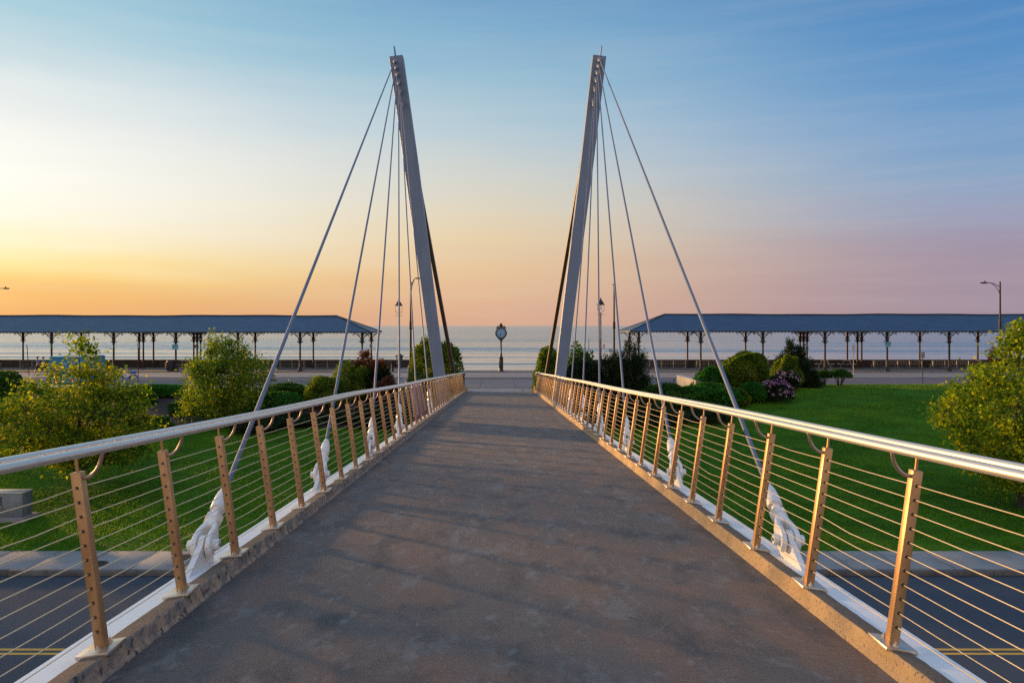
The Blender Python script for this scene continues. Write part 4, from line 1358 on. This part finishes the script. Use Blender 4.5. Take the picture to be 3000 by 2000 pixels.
# ---- blue bicycle behind the hedge
d = 54.9; gz = GZ(d)
xb = PX(392, d)
t = thing('bicycle', 'blue hire bicycle standing behind the yellow green maple', 'bicycle', (xb - .5, d, gz))
for wx in (xb, xb - 1.05):
    mb = MB(); mb.ring((wx, d, gz + .33), .31, .024, n=24, m=6); ty = mb.build('wheel', 'rubber', t)
    mb = MB()
    for a in range(8): mb.tube([(wx, d, gz + .33), (wx + .3 * math.cos(a * PI / 4), d, gz + .33 + .3 * math.sin(a * PI / 4))], .004, 4)
    mb.build('spokes', 'galv', ty)
mb = MB()
H = lambda x, z: (xb + x, d, gz + z)
mb.tube([H(-.95, .85), H(-.62, .33), H(-1.05, .33)], .025, 8); mb.tube([H(-.62, .33), H(-.22, .62)], .04, 8); mb.tube([H(-.9, .6), H(-.5, .45)], .03, 8)
mb.tube([H(0, .33), H(-.2, .75), H(-.26, 1.0)], .026, 8)
mb.build('frame', 'bike_blue', t)
mb = MB(); mb.box(H(-1.0, .92), (.28, .16, .07), bevel=.03); mb.build('saddle', 'rubber', t)
mb = MB(); mb.tube([(xb - .26, d - .3, gz + 1.02), (xb - .24, d, gz + 1.04), (xb - .26, d + .3, gz + 1.02)], .018, 6); mb.build('handlebar', 'rubber', t)
mb = MB(); mb.box(H(-.02, .86), (.3, .34, .2), bevel=.03); mb.build('basket', 'bike_blue', t)
mb = MB(); mb.ring(H(0, .33), .36, .03, n=12, m=6, a0=R(20), a1=R(170)); mb.ring(H(-1.05, .33), .36, .03, n=12, m=6, a0=R(10), a1=R(180)); mb.build('mudguard', 'bike_blue', t)


# ================================================================== PEOPLE
def skin(name, joints, edges, m, parent, root=0, sub=1):
    o0 = ORI[parent.name]
    me = bpy.data.meshes.new(name)
    me.from_pydata([(Vector(j[:3]) - o0) for j in joints], edges, [])
    ob = finish(name, me, m, parent, smooth=False)
    md = ob.modifiers.new('skin', 'SKIN'); md.use_smooth_shade = True
    for i, j in enumerate(joints):
        r = j[3]
        me.skin_vertices[0].data[i].radius = (r, r) if not isinstance(r, tuple) else r
    me.skin_vertices[0].data[root].use_root = True
    ms = ob.modifiers.new('sub', 'SUBSURF'); ms.levels = sub; ms.render_levels = sub
    return ob


def walker(label, x, y, h, shirt, shorts, tail, phase):
    """person walking to the left, in stride"""
    gz = GZ(y) + .05
    t = thing('person', label, 'person', (x, y, gz), None)
    k = h / 1.72
    P = lambda a, b, c, r: (x + a * k, y + b * k, gz + c * k, r * k if not isinstance(r, tuple) else tuple(q * k for q in r))
    sg = phase
    J = [P(0, 0, .93, (.13, .15)), P(-.01, 0, 1.12, (.115, .14)), P(-.03, 0, 1.33, (.12, .17)), P(-.04, 0, 1.44, (.07, .09)), P(-.05, 0, 1.50, .055), P(-.065, 0, 1.58, (.085, .075)), P(-.065, 0, 1.67, (.075, .065)),
         # near leg forward, far leg back
         P(-.02, -.09, .86, .095), P(-.16, -.09 * sg, .48, .068), P(-.33, -.09, .10, .042), P(-.46, -.09, .05, .038),
         P(.03, .09, .86, .095), P(.10, .09, .47, .068), P(.36, .09, .16, .042), P(.33, .09, .05, .036),
         # arms
         P(-.03, -.20, 1.38, .062), P(.10, -.25, 1.12, .045), P(.02, -.26, .90, .034), P(-.01, -.26, .82, .035),
         P(-.03, .20, 1.38, .062), P(-.10, .25, 1.12, .045), P(-.26, .24, .98, .034), P(-.32, .23, .93, .035)]
    E_ = [(0, 1), (1, 2), (2, 3), (3, 4), (4, 5), (5, 6), (0, 7), (7, 8), (8, 9), (9, 10), (0, 11), (11, 12), (12, 13), (13, 14), (2, 15), (15, 16), (16, 17), (17, 18), (2, 19), (19, 20), (20, 21), (21, 22)]
    skin('body', J, E_, 'skin', t)
    sc = lambda j, f: (*j[:3], tuple(q * f for q in j[3]) if isinstance(j[3], tuple) else j[3] * f)
    up = lambda a, b, u: tuple(a[i] + (b[i] - a[i]) * u for i in range(3))
    SJ = [sc(J[0], 1.12), sc(J[1], 1.14), sc(J[2], 1.12), (*up(J[3], J[4], .1), .085 * k), sc(J[15], 1.2), (*up(J[15], J[16], .85), .068 * k), sc(J[19], 1.2), (*up(J[19], J[20], .85), .068 * k)]
    skin('shirt', SJ, [(0, 1), (1, 2), (2, 3), (2, 4), (4, 5), (2, 6), (6, 7)], shirt, t)
    lo = .95 if shorts else 1.9
    SH = [sc(J[0], 1.08), sc(J[7], 1.16), (*up(J[7], J[8], .9), .10 * k), sc(J[11], 1.16), (*up(J[11], J[12], .9), .10 * k)]
    ED = [(0, 1), (1, 2), (0, 3), (3, 4)]
    if not shorts:
        SH += [(*J[9][:3], .055 * k), (*J[13][:3], .055 * k)]; SH[2] = (*J[8][:3], .078 * k); SH[4] = (*J[12][:3], .078 * k)
        ED += [(2, 5), (4, 6)]
    skin('shorts' if shorts else 'trousers', SH, ED, 'dark_cloth', t)
    hp = Vector(J[6][:3])
    mb = MB()
    mb.lathe([(.02, -.085), (.085, -.05), (.094, .0), (.085, .05), (.05, .085), (.01, .095)], hp + Vector((.018 * k, 0, .01 * k)), 12)
    if tail: mb.tube([hp + Vector((.08, 0, .03)) * k, hp + Vector((.15, 0, .02)) * k, hp + Vector((.21, 0, .04)) * k], [.03, .045, .012], 8)
    mb.build('hair', 'hair', t)
    mb = MB()
    mb.tube([hp + Vector((-.075, 0, -.045)) * k, hp + Vector((-.105, 0, -.075)) * k, hp + Vector((-.085, 0, -.085)) * k], [.008, .014, .01], 6)
    mb.build('nose', 'skin', t)
    for a, b in ((9, 10), (13, 14)):
        p, q = Vector(J[a][:3]), Vector(J[b][:3])
        mb = MB(); mb.tube([p + (p - q) * .25, p * .4 + q * .6, q + (q - p).normalized() * .05], [.055 * k, .058 * k, .04 * k], 8); mb.build('shoe', 'shoe', t)


walker('person walking left in a loose grey T-shirt and dark knee shorts', PX(113.5, 71.5), 71.4, 1.66, 'grey_shirt', True, False, 1)
walker('person with a ponytail walking left in a blue top and dark leggings', PX(126, 72.2), 72.3, 1.60, 'blue_shirt', False, True, 1)

# ================================================================== VEGETATION
def norm(a): return a / np.maximum(np.linalg.norm(a, axis=-1, keepdims=True), 1e-9)


def leaves(name, P, D, N, L, W, m, parent):
    """kite shaped leaves, one folded quad each, as one mesh"""
    o = np.array(ORI[parent.name])
    n = len(P)
    D = norm(D); S = norm(np.cross(D, N)); U = np.cross(S, D)
    L = np.broadcast_to(np.asarray(L, float), (n,))[:, None]; W = np.broadcast_to(np.asarray(W, float), (n,))[:, None]
    mid = P + D * L * .45 + U * W * .12
    co = np.stack([P, mid + S * W * .5, P + D * L - U * L * .08, mid - S * W * .5], 1).reshape(-1, 3) - o
    q = np.arange(n * 4).reshape(n, 4)
    me = bpy.data.meshes.new(name)
    fast_mesh(me, co, q)
    return finish(name, me, m, parent, smooth=False)


def lumps(rg, k=7, f=3.2):
    a = rg.normal(size=(k, 3)) * f; p = rg.uniform(0, 6.28, k)
    return lambda d: np.sin(d @ a.T + p).mean(1) * 1.9


def tree(name, label, cat, x, y, prof, nclump, per, L, W, m, seed, trunk_r, low, group=None, sig=.34, ry=1.0, fork=None, nl=15, upright=0.0, squash=.75):
    """prof: list of (height, crown radius); low: height of the lowest foliage"""
    rg = np.random.default_rng(seed)
    gz = GZ(y) - .03
    t = thing(name, label, cat, (x, y, gz), group)
    hs = np.array([a for a, b in prof]); rs = np.array([b for a, b in prof])
    h = hs.max()
    lob = lumps(rg, 8, 2.2)
    C = []
    while len(C) < nclump:
        z = rg.uniform(low, h); r = np.interp(z, hs, rs)
        if rg.uniform() > (r / rs.max()) ** 1.2 + .06: continue
        a = rg.uniform(0, 2 * PI); u = rg.uniform() ** .42
        d = np.array([[math.cos(a), math.sin(a), (z / h - .5) * 1.5]])
        k = 1 + .22 * lob(d)[0]
        C.append((r * u * k * math.cos(a), r * u * k * math.sin(a) * ry, z + .15 * rg.normal()))
    C = np.array(C)
    # trunk and limbs
    mb = MB()
    zt = h * .72
    jx, jy = rg.normal(0, .06, 2)
    tp = [(x, y, gz - .1), (x + jx * .4, y + jy * .4, gz + low * .6), (x + jx, y + jy, gz + low * 1.1), (x + jx * 1.6, y + jy, gz + h * .45), (x + jx, y + jy * 2, gz + zt), (x + jx * .6, y, gz + h * .93)]
    mb.tube(tp, [trunk_r * 1.35, trunk_r, trunk_r * .85, trunk_r * .6, trunk_r * .3, trunk_r * .1], 9)
    far = np.argsort(-(np.hypot(C[:, 0], C[:, 1]) + rg.uniform(0, .8, len(C))))
    main = []; curves = []
    for i in far:
        if len(main) >= nl: break
        if all(np.linalg.norm(C[i] - C[j]) > rs.max() * .42 for j in main): main.append(i)
    for i in main:
        c = C[i]; hd = math.hypot(c[0], c[1])
        z0 = max(low * .75, c[2] - hd * rg.uniform(.6, 1.0)); z0 = min(z0, zt)
        a = Vector((x + jx, y + jy, gz + z0)); e = Vector((x + c[0], y + c[1], gz + c[2]))
        mid = a.lerp(e, .5) + Vector((0, 0, hd * .10)) + Vector(rg.normal(0, .1, 3))
        pts = [a.lerp(mid, u).lerp(mid.lerp(e, u), u) for u in np.linspace(0, 1, 7)]
        rr = trunk_r * rg.uniform(.28, .42)
        mb.tube(pts, list(np.linspace(rr, .010, 7)), 6)
        curves += pts[2:]
    for i in range(nclump):
        if i in main or not curves: continue
        c = Vector((x + C[i][0], y + C[i][1], gz + C[i][2]))
        b = min(curves, key=lambda q: (q - c).length + max(0, q.z - c.z))
        if (b - c).length < rs.max() * .7:
            mb.tube([b, b.lerp(c, .5) + Vector(rg.normal(0, .05, 3)), c], [.014, .010, .005], 4)
    mb.build('trunk', 'bark', t, smooth=True)
    n = nclump * per
    ci = np.repeat(np.arange(nclump), per)
    sz = rg.uniform(.7, 1.35, nclump)[ci][:, None]
    off = rg.normal(size=(n, 3)) * np.array([sig, sig, sig * squash]) * sz
    P = C[ci] + off
    P[:, 2] = np.maximum(P[:, 2], low * .55)
    out = norm(np.concatenate([P[:, :2], np.full((n, 1), .2)], 1))
    D = norm(out * .5 + rg.normal(size=(n, 3)) * .7 + np.array([0, 0, -.15 + upright]))
    N = norm(np.array([0, 0, 1.0]) + rg.normal(size=(n, 3)) * .65 + out * .3)
    leaves('crown', P + np.array([x, y, gz]), D, N, L * rg.uniform(.65, 1.3, n), W * rg.uniform(.65, 1.3, n), m, t)
    return t


def shrub(label, px0, px1, pyt, d, n, L, W, m, seed, depth=.9, lump=.16, group=None, box=1.0, thick=.12, stems=7, name='shrub', under=.10, flower=None, skirt=0.0, tuft=0, zoff=0.0, cat='shrub', frq=4.2):
    """rounded shrub filling photo columns px0..px1 up to row pyt, standing at distance d"""
    rg = np.random.default_rng(seed)
    x0, x1 = PX(px0, d), PX(px1, d)
    x, a = (x0 + x1) / 2, (x1 - x0) / 2
    gz = GZ(d) - .02 + zoff; top = PZ(pyt, d)
    h = max(.25, top - gz)
    t = thing(name, label, cat, (x, d, gz), group)
    b = a * depth
    lob = lumps(rg, 9, frq)
    zc = gz + h * (.42 if not skirt else .42 + skirt * .4); cu = top - zc; cd = zc - gz - h * skirt
    dr = norm(rg.normal(size=(n, 3))); dr[:, 2] = np.where(dr[:, 2] < -.55, -dr[:, 2], dr[:, 2])
    e = 2.0 / box
    dd = np.sign(dr) * np.abs(dr) ** (1 / box)
    dd = dd / (np.abs(dd) ** (2 * 1)).sum(1, keepdims=True) ** (.5) if box == 1.0 else np.sign(dr) * np.abs(dr) ** (1 / box) * 1.0
    k = 1 + lump * 1.35 * lob(dr) - np.abs(rg.normal(0, thick, n)) * (rg.uniform(size=n) < .75) - (rg.uniform(size=n) < .18) * rg.uniform(0, .45, n)
    if box != 1.0:
        nm = (np.abs(dr) ** (2 * box)).sum(1) ** (1 / (2 * box)); dd = dr / nm[:, None]
    P = dd * k[:, None] * np.stack([np.full(n, a), np.full(n, b), np.where(dr[:, 2] > 0, cu, cd)], 1)
    P += np.array([x, d, zc])
    P[:, 2] = np.maximum(P[:, 2], gz + .03)
    D = norm(dr * .6 + rg.normal(size=(n, 3)) * .6 + np.array([0, 0, .25]))
    N = norm(dr * .8 + rg.normal(size=(n, 3)) * .5 + np.array([0, 0, .5]))
    leaves('foliage', P, D, N, L * rg.uniform(.7, 1.3, n), W * rg.uniform(.7, 1.3, n), m, t)
    mb = MB()
    for i in range(stems):
        an = rg.uniform(0, 6.28); q = rg.uniform(.3, .75)
        e_ = Vector((x + a * q * math.cos(an), d + b * q * math.sin(an), gz + h * rg.uniform(.55, .85)))
        s_ = Vector((x + a * .12 * math.cos(an), d + b * .12 * math.sin(an), gz - .05))
        mb.tube([s_, s_.lerp(e_, .5) + Vector((0, 0, h * .08)), e_], [.028, .02, .007], 5)
    mb.build('stems', 'bark', t)
    if tuft:
        T = []; TD = []; TN = []
        for _ in range(tuft):
            q = P[rg.integers(n)]
            if q[2] < zc: continue
            ax = norm(np.array([rg.normal(0, .35), rg.normal(0, .35), 1.0])); ln = rg.uniform(.25, .6)
            for j in range(7):
                T.append(q + ax * ln * j / 7); TD.append(ax * .5 + rg.normal(size=3) * .6); TN.append(rg.normal(size=3) + ax)
        if len(T) > 40: leaves('shoots', np.array(T), np.array(TD), np.array(TN), L, W, m, t)
    if flower:
        nf, fm, fs = flower
        i = rg.choice(n, nf); ok = (k[i] > .93) & (dr[i][:, 2] > -.25)
        Q = (P[i] + dr[i] * .05)[ok]
        nq = len(Q)
        Q = np.repeat(Q, 5, 0); dq = np.repeat(dr[i][ok], 5, 0)
        leaves('blossoms', Q + rg.normal(0, fs * .25, (nq * 5, 3)), rg.normal(size=(nq * 5, 3)), dq + rg.normal(size=(nq * 5, 3)) * .3, fs, fs * .9, fm, t)
    return t


def pine(label, px0, px1, pyt, d, nsh, seed, m='pine', depth=.9, lump=.3, group=None, name='pine_shrub', nl=16, cone=.5, L=.17, W=.038, brown=None, sl=(.25, .6)):
    """dense needle shrub of upright shoots; cone: how much narrower the top is"""
    rg = np.random.default_rng(seed)
    x0, x1 = PX(px0, d), PX(px1, d); x, a = (x0 + x1) / 2, (x1 - x0) / 2
    gz = GZ(d) - .02; h = PZ(pyt, d) - gz
    t = thing(name, label, 'shrub', (x, d, gz), group)
    nk = max(5, int(nsh / 110))
    lp = [(rg.normal(0, .12), rg.normal(0, .2), 1.0, .50)]
    for j in range(nk):
        an = rg.uniform(0, 2 * PI); q = rg.uniform(.25, .72)
        lp.append((q * math.cos(an), q * math.sin(an), rg.uniform(.55, .97) * (1.05 - q * .42), rg.uniform(.30, .5)))
    lp = np.array(lp)
    w = lp[:, 3] * lp[:, 2]; li = rg.choice(len(lp), nsh, p=w / w.sum())
    z = rg.uniform(.0, 1, nsh) ** 1.1; an = rg.uniform(0, 2 * PI, nsh)
    rad = (1 - z * .93) ** (cone + .25) * rg.uniform(.2, 1.0, nsh) ** .5 * (1 + lump * rg.normal(0, .35, nsh)) * lp[li, 3] * 1.25
    B = np.stack([a * (lp[li, 0] + rad * np.cos(an)), a * depth * (lp[li, 1] + rad * np.sin(an)), h * lp[li, 2] * z], 1)
    ax = norm(np.stack([np.cos(an) * .55, np.sin(an) * .55, .35 + z * .6], 1) + rg.normal(size=(nsh, 3)) * .22)
    ln = rg.uniform(*sl, nsh)
    B = B - ax * ln[:, None] * .5
    i = np.repeat(np.arange(nsh), nl); u = rg.uniform(0, 1, nsh * nl)
    P = B[i] + ax[i] * (u * ln[i])[:, None]
    P[:, 2] = np.maximum(P[:, 2], .02)
    side = norm(np.cross(ax[i], rg.normal(size=(len(i), 3))))
    D = ax[i] * .75 + side * .75
    N = np.cross(D, side) + rg.normal(size=(len(i), 3)) * .3
    W_ = np.array([x, d, gz])
    if brown:
        hot = (B[i][:, 2] > h * brown[0]) & (B[i][:, 0] > a * brown[1]) | (np.sin(i * 12.9898) > .93)
        leaves('foliage', (P + W_)[~hot], D[~hot], N[~hot], L, W, m, t)
        leaves('dead_foliage', (P + W_)[hot], D[hot], N[hot], L, W, 'pine_brown', t)
    else: leaves('foliage', P + W_, D, N, L, W, m, t)
    mb = MB()
    for j in range(10):
        q = rg.integers(nsh)
        e_ = Vector(B[q] + W_); s_ = Vector((x, d, gz - .05))
        mb.tube([s_, s_.lerp(e_, .5) + Vector((0, 0, -.1 * h)), e_], [.04, .025, .01], 5)
    mb.build('stems', 'bark', t)
    return t


# ---- the two young maples on the lawn
tree('maple_tree', 'young maple with yellow green leaves on the left lawn, beside the utility cabinet', 'tree', PX(233, 31.2), 31.2,
     [(1.2, .6), (1.5, 1.5), (2.0, 2.45), (2.8, 2.85), (3.6, 2.75), (4.2, 2.2), (4.7, 1.35), (5.1, .9), (5.6, .62), (6.0, .3), (6.35, .1)], 230, 80, .135, .12, 'maple', 21, .095, 1.35, 'maples on the lawn', sig=.27, squash=.6)
tree('maple_tree', 'young maple with golden green leaves at the right edge of the lawn', 'tree', PX(2992, 30.0), 30.0,
     [(.8, 1.0), (1.2, 2.0), (1.9, 2.6), (2.8, 2.95), (3.9, 2.75), (4.6, 2.3), (5.2, 1.75), (6.0, .95), (6.6, .45), (7.1, .1)], 260, 88, .135, .12, 'maple2', 33, .13, 1.0, 'maples on the lawn', sig=.27, squash=.6)
# ---- leafy tree left of the first stay cable
tree('leafy_tree', 'bushy multi stemmed green tree between the left maple and the first stay cable', 'tree', PX(652, 43.3), 43.3,
     [(.1, 1.3), (.8, 2.0), (1.6, 2.4), (2.4, 2.35), (3.2, 1.9), (3.8, 1.2), (4.3, .6), (4.75, .1)], 150, 85, .17, .10, 'tree_green', 45, .06, .35, sig=.26, upright=.5, squash=1.1, nl=18)

# ---- left side
shrub('dark green shrub at the left edge, below the dark conifer', -90, 78, 1092, 44.5, 7000, .15, .10, 'green', 51, lump=.2, depth=.7)
pine('dark conifer shrub at the left edge, above the dark green shrub', -75, 30, 1040, 47.5, 500, 52)
shrub('clipped dark hedge behind the mulch bed, left of the bushy tree', 385, 556, 1131, 49.3, 9000, .12, .07, 'bright', 53, depth=.42, lump=.07, box=1.8, thick=.05, name='hedge')
shrub('low dark bush between the mulch bed and the bushy tree', 500, 590, 1178, 45.0, 5200, .14, .09, 'green', 63, lump=.2, tuft=6)
shrub('dark bush behind the bushy tree, left of the clipped dome hedge', 560, 740, 1140, 47.5, 7000, .15, .10, 'green', 64, lump=.2, depth=.6, tuft=8)
shrub('low green bush at the right foot of the left maple', 400, 500, 1222, 41.5, 4500, .13, .08, 'green', 65, lump=.22, depth=.8, tuft=6)
shrub('low clipped hedge block in front of the dark hedge, beside the left maple', 372, 452, 1148, 47.3, 4500, .11, .07, 'bright', 54, depth=.8, lump=.06, box=1.6, thick=.05, name='hedge')
shrub('clipped bright green dome hedge behind the first left stay cable', 738, 886, 1151, 45.5, 11000, .10, .055, 'bright', 55, depth=.8, lump=.05, box=1.35, thick=.04, name='hedge')
shrub('low rounded hedge left of the clipped dome, at the foot of the bushy tree', 700, 772, 1178, 43.6, 5000, .10, .055, 'bright', 56, depth=.9, lump=.08, box=1.2, thick=.05, name='hedge')
shrub('dark leafy hedge behind the clipped dome', 775, 912, 1128, 49.0, 6500, .14, .09, 'green', 57, depth=.5, lump=.14, tuft=10, name='hedge')
shrub('yellow green juniper mound between the first two left stay cables', 888, 1022, 1116, 46.2, 8000, .15, .055, 'olive', 58, depth=.8, lump=.22, thick=.16, tuft=12)
shrub('taller yellow green juniper bush beside the rust tipped pine', 975, 1078, 1077, 47.6, 7000, .15, .055, 'olive', 59, depth=.8, lump=.28, thick=.18, tuft=16)
pine('dark pine shrub with rust brown dead tips, left of the ornate lamp', 1005, 1150, 1034, 48.6, 1700, 60, brown=(.62, -.25), lump=.25, cone=.42)
shrub('tall leafy bush at the foot of the left back stay', 1206, 1342, 1012, 47.6, 9000, .17, .11, 'olive', 61, depth=.8, lump=.16, box=1.5, thick=.14, under=.3, tuft=14)
shrub('small reddish bush beside the stair handrails', 1092, 1160, 1112, 47.0, 2200, .13, .07, 'pine_brown', 62, depth=.9, lump=.3, thick=.2, tuft=8)
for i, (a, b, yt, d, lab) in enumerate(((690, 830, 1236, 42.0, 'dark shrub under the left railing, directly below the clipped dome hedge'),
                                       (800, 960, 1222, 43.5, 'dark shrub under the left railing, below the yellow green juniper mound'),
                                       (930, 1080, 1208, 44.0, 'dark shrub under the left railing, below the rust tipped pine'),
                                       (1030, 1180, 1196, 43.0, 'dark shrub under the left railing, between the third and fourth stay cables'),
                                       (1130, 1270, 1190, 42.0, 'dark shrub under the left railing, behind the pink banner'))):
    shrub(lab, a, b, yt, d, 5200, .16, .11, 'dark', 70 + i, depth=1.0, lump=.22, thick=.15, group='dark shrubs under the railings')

# ---- right side
shrub('leafy climbing bush at the foot of the right back stay', 1572, 1646, 1026, 47.8, 6500, .17, .11, 'olive', 81, depth=1.0, lump=.2, box=1.4, thick=.16, tuft=16)
shrub('loose tall shrub with gaps, right of the right mast', 1652, 1742, 1028, 48.6, 2600, .19, .12, 'green', 82, depth=.8, lump=.34, thick=.3, tuft=26)
shrub('dark dense hedge between the right mast and the spiky pine', 1652, 1778, 1064, 47.0, 8000, .15, .10, 'dark', 83, depth=.6, lump=.14, box=1.4)
shrub('vine spilling over the far end of the right railing', 1566, 1604, 1085, 46.3, 3200, .13, .09, 'olive', 84, depth=.9, lump=.25, thick=.2, name='vine', cat='vine', zoff=.4)
pine('large dark spiky pine shrub behind the third right stay cable', 1742, 1922, 1006, 47.2, 1700, 85, lump=.5, cone=.4, nl=22, sl=(.4, .95))
shrub('bright green spreading bush below the pale concrete wall', 1985, 2180, 1128, 46.6, 12000, .14, .09, 'bright', 86, depth=.8, lump=.2, thick=.12, tuft=10)
shrub('dark leaved low bush between the spiky pine and the bright green bush', 1880, 2015, 1128, 46.2, 6500, .14, .09, 'green', 87, depth=.8, lump=.2, tuft=12)
shrub('rounded green bush behind the pale concrete wall, beside the round bush', 2032, 2128, 1084, 49.4, 7000, .14, .09, 'bright', 88, depth=.8, lump=.16)
shrub('large round yellow green bush right of the first right stay cable', 2112, 2244, 1034, 49.6, 15000, .14, .085, 'olive', 89, depth=.95, lump=.17, box=1.1, thick=.08, tuft=12)
shrub('low leafy bush in front of the large round bush', 2130, 2192, 1142, 46.8, 4200, .12, .075, 'olive', 90, depth=.9, lump=.2, tuft=4)
shrub('clipped flat topped dome hedge beside the purple rhododendron', 2166, 2240, 1122, 47.8, 6500, .10, .055, 'bright', 91, depth=.9, lump=.05, box=1.3, thick=.04, name='hedge')
shrub('rhododendron covered in purple pink blossom at the edge of the right lawn', 2228, 2318, 1114, 48.0, 6000, .14, .07, 'dark', 92, depth=.95, lump=.16, thick=.1, flower=(520, 'pink', .12), name='flowering_shrub')
shrub('rhododendron with pale pink blossom in front of the spiky juniper', 2268, 2342, 1094, 51.0, 4500, .14, .07, 'dark', 93, depth=.9, lump=.2, thick=.12, flower=(260, 'palepink', .12), name='flowering_shrub')
shrub('small grey green mound between the two rhododendrons', 2235, 2300, 1106, 50.0, 3500, .11, .06, 'dark', 94, depth=.9, lump=.12)
pine('tall spiky juniper behind the pale rhododendron', 2256, 2388, 1004, 53.2, 1150, 95, lump=.5, cone=.45, nl=20, L=.19, W=.045, sl=(.4, .95))
shrub('yellow green bush growing in front of the spiky juniper', 2262, 2352, 1044, 52.2, 6000, .15, .085, 'olive', 96, depth=.7, lump=.22, thick=.15)
pine('low dark spreading juniper right of the pale rhododendron', 2325, 2404, 1072, 52.4, 1000, 97, lump=.3, cone=.4)


def vase(label, px0, px1, pyt, d, seed):
    rg = np.random.default_rng(seed)
    x0, x1 = PX(px0, d), PX(px1, d); x, a = (x0 + x1) / 2, (x1 - x0) / 2
    gz = GZ(d) - .02; h = PZ(pyt, d) - gz
    t = thing('vase_shrub', label, 'shrub', (x, d, gz), 'vase shaped shrubs on the lawn')
    mb = MB()
    for i in range(16):
        an = rg.uniform(0, 6.28); q = rg.uniform(.2, .85)
        s_ = Vector((x + .08 * math.cos(an), d + .08 * math.sin(an), gz - .05)); e_ = Vector((x + a * q * math.cos(an), d + a * q * math.sin(an), gz + h * .72))
        mb.tube([s_, s_.lerp(e_, .5) + Vector((0, 0, .06)), e_], [.022, .016, .008], 5)
    mb.build('stems', 'bark', t)
    n = 5200
    dr = norm(rg.normal(size=(n, 3))); dr[:, 2] = np.where(dr[:, 2] < -.25, -dr[:, 2], dr[:, 2])
    k = 1 - np.abs(rg.normal(0, .1, n)) + .06 * lumps(rg)(dr)
    P = dr * k[:, None] * np.array([a, a, h * .36]) + np.array([x, d, gz + h * .64])
    leaves('foliage', P, dr + rg.normal(size=(n, 3)) * .6, dr + rg.normal(size=(n, 3)) * .5 + np.array([0, 0, .4]), .10, .06, 'green', t)
    return t


vase('vase shaped clipped shrub with bare stems standing alone on the lawn edge', 2425, 2492, 1083, 53.6, 101)
vase('small brownish vase shrub between the juniper and the lone vase shaped shrub', 2390, 2434, 1086, 54.0, 102)
pine('dark red brown conifer half hidden behind the right maple', 2835, 2960, 1022, 47.0, 700, 103, brown=(.15, -.6), lump=.3, cone=.45)
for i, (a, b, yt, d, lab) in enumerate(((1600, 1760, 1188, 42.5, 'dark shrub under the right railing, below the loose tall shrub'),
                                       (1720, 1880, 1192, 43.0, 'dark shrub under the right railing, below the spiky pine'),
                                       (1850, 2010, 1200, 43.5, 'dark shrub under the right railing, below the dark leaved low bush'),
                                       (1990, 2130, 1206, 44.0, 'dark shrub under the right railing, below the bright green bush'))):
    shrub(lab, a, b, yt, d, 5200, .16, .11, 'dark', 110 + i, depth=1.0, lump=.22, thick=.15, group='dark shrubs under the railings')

# ---- grass blades over the part of the lawn the picture shows
def grass_blades():
    rg = np.random.default_rng(77)
    n = 330000
    y = 24.98 + (54.6 - 24.98) * rg.uniform(0, 1, n) ** .9
    w = np.minimum(y * .70 + 2, 40)
    x = rg.uniform(-1, 1, n) * w
    k = (np.abs(x) > .5) & ~((x < -3.0) & (y > 42.2)) & ~((np.abs(x) < 5.4) & (y > 45.2)) & ~((y > 53.3) & (x < 6.2))
    x, y = x[k], y[k]; n = len(x)
    me_z = E - HGv(y) - .01
    P = np.stack([x, y, me_z], 1)
    an = rg.uniform(0, 6.28, n)
    D = np.stack([np.cos(an) * .55, np.sin(an) * .55, np.full(n, 1.0)], 1)
    b = rg.uniform(0, 6.28, n); N = np.stack([np.cos(b), np.sin(b), np.full(n, .15)], 1)
    patch = .75 + .35 * np.sin(x * .9 + 1.3 * np.sin(y * .7)) * np.sin(y * 1.1 + x * .35)
    L = .085 * rg.uniform(.5, 1.4, n) * np.clip(patch, .5, 1.2)
    org = bpy.data.objects.new('tmp', None); ORI['tmp'] = Vector((0, 0, 0)); org.name = 'tmp'
    g = leaves('grass', P, D, N, L, .034 * rg.uniform(.6, 1.3, n), 'blade', org)
    g.parent = None; bpy.data.objects.remove(org)
    tag(g, 'short mown grass covering both lawns beside the bridge', 'grass', kind='stuff')


M['blade'] = leafmat('grass_blade', (0.022, 0.080, 0.003), (0.070, 0.185, 0.005), (0.21, 0.30, 0.012), 0.4, (1.3, 1.3, 0.5), nsc=0.30)
grass_blades()

# trees further left along the lawn, out of frame, that shade the near road and the start of the deck
for i, (p_, t_, hh) in enumerate(((-6, 44, 9.6), (-1, 40, 10.8), (3.5, 45, 10.9), (7.2, 47, 10.2))):
    xx, yy = p_ * .64 - t_ * .77, p_ * .77 + t_ * .64
    tree('maple_tree', 'tall shade maple standing left of the picture, beyond the utility cabinet', 'tree', xx, yy,
         [(1.2, 1.6), (2.2, 2.9), (hh * .45, 3.3), (hh * .7, 2.5), (hh * .9, 1.2), (hh, .2)], 120, 52, .26, .22, 'maple2', 200 + i, .14, 1.5, 'shade maples left of the picture', sig=.36)
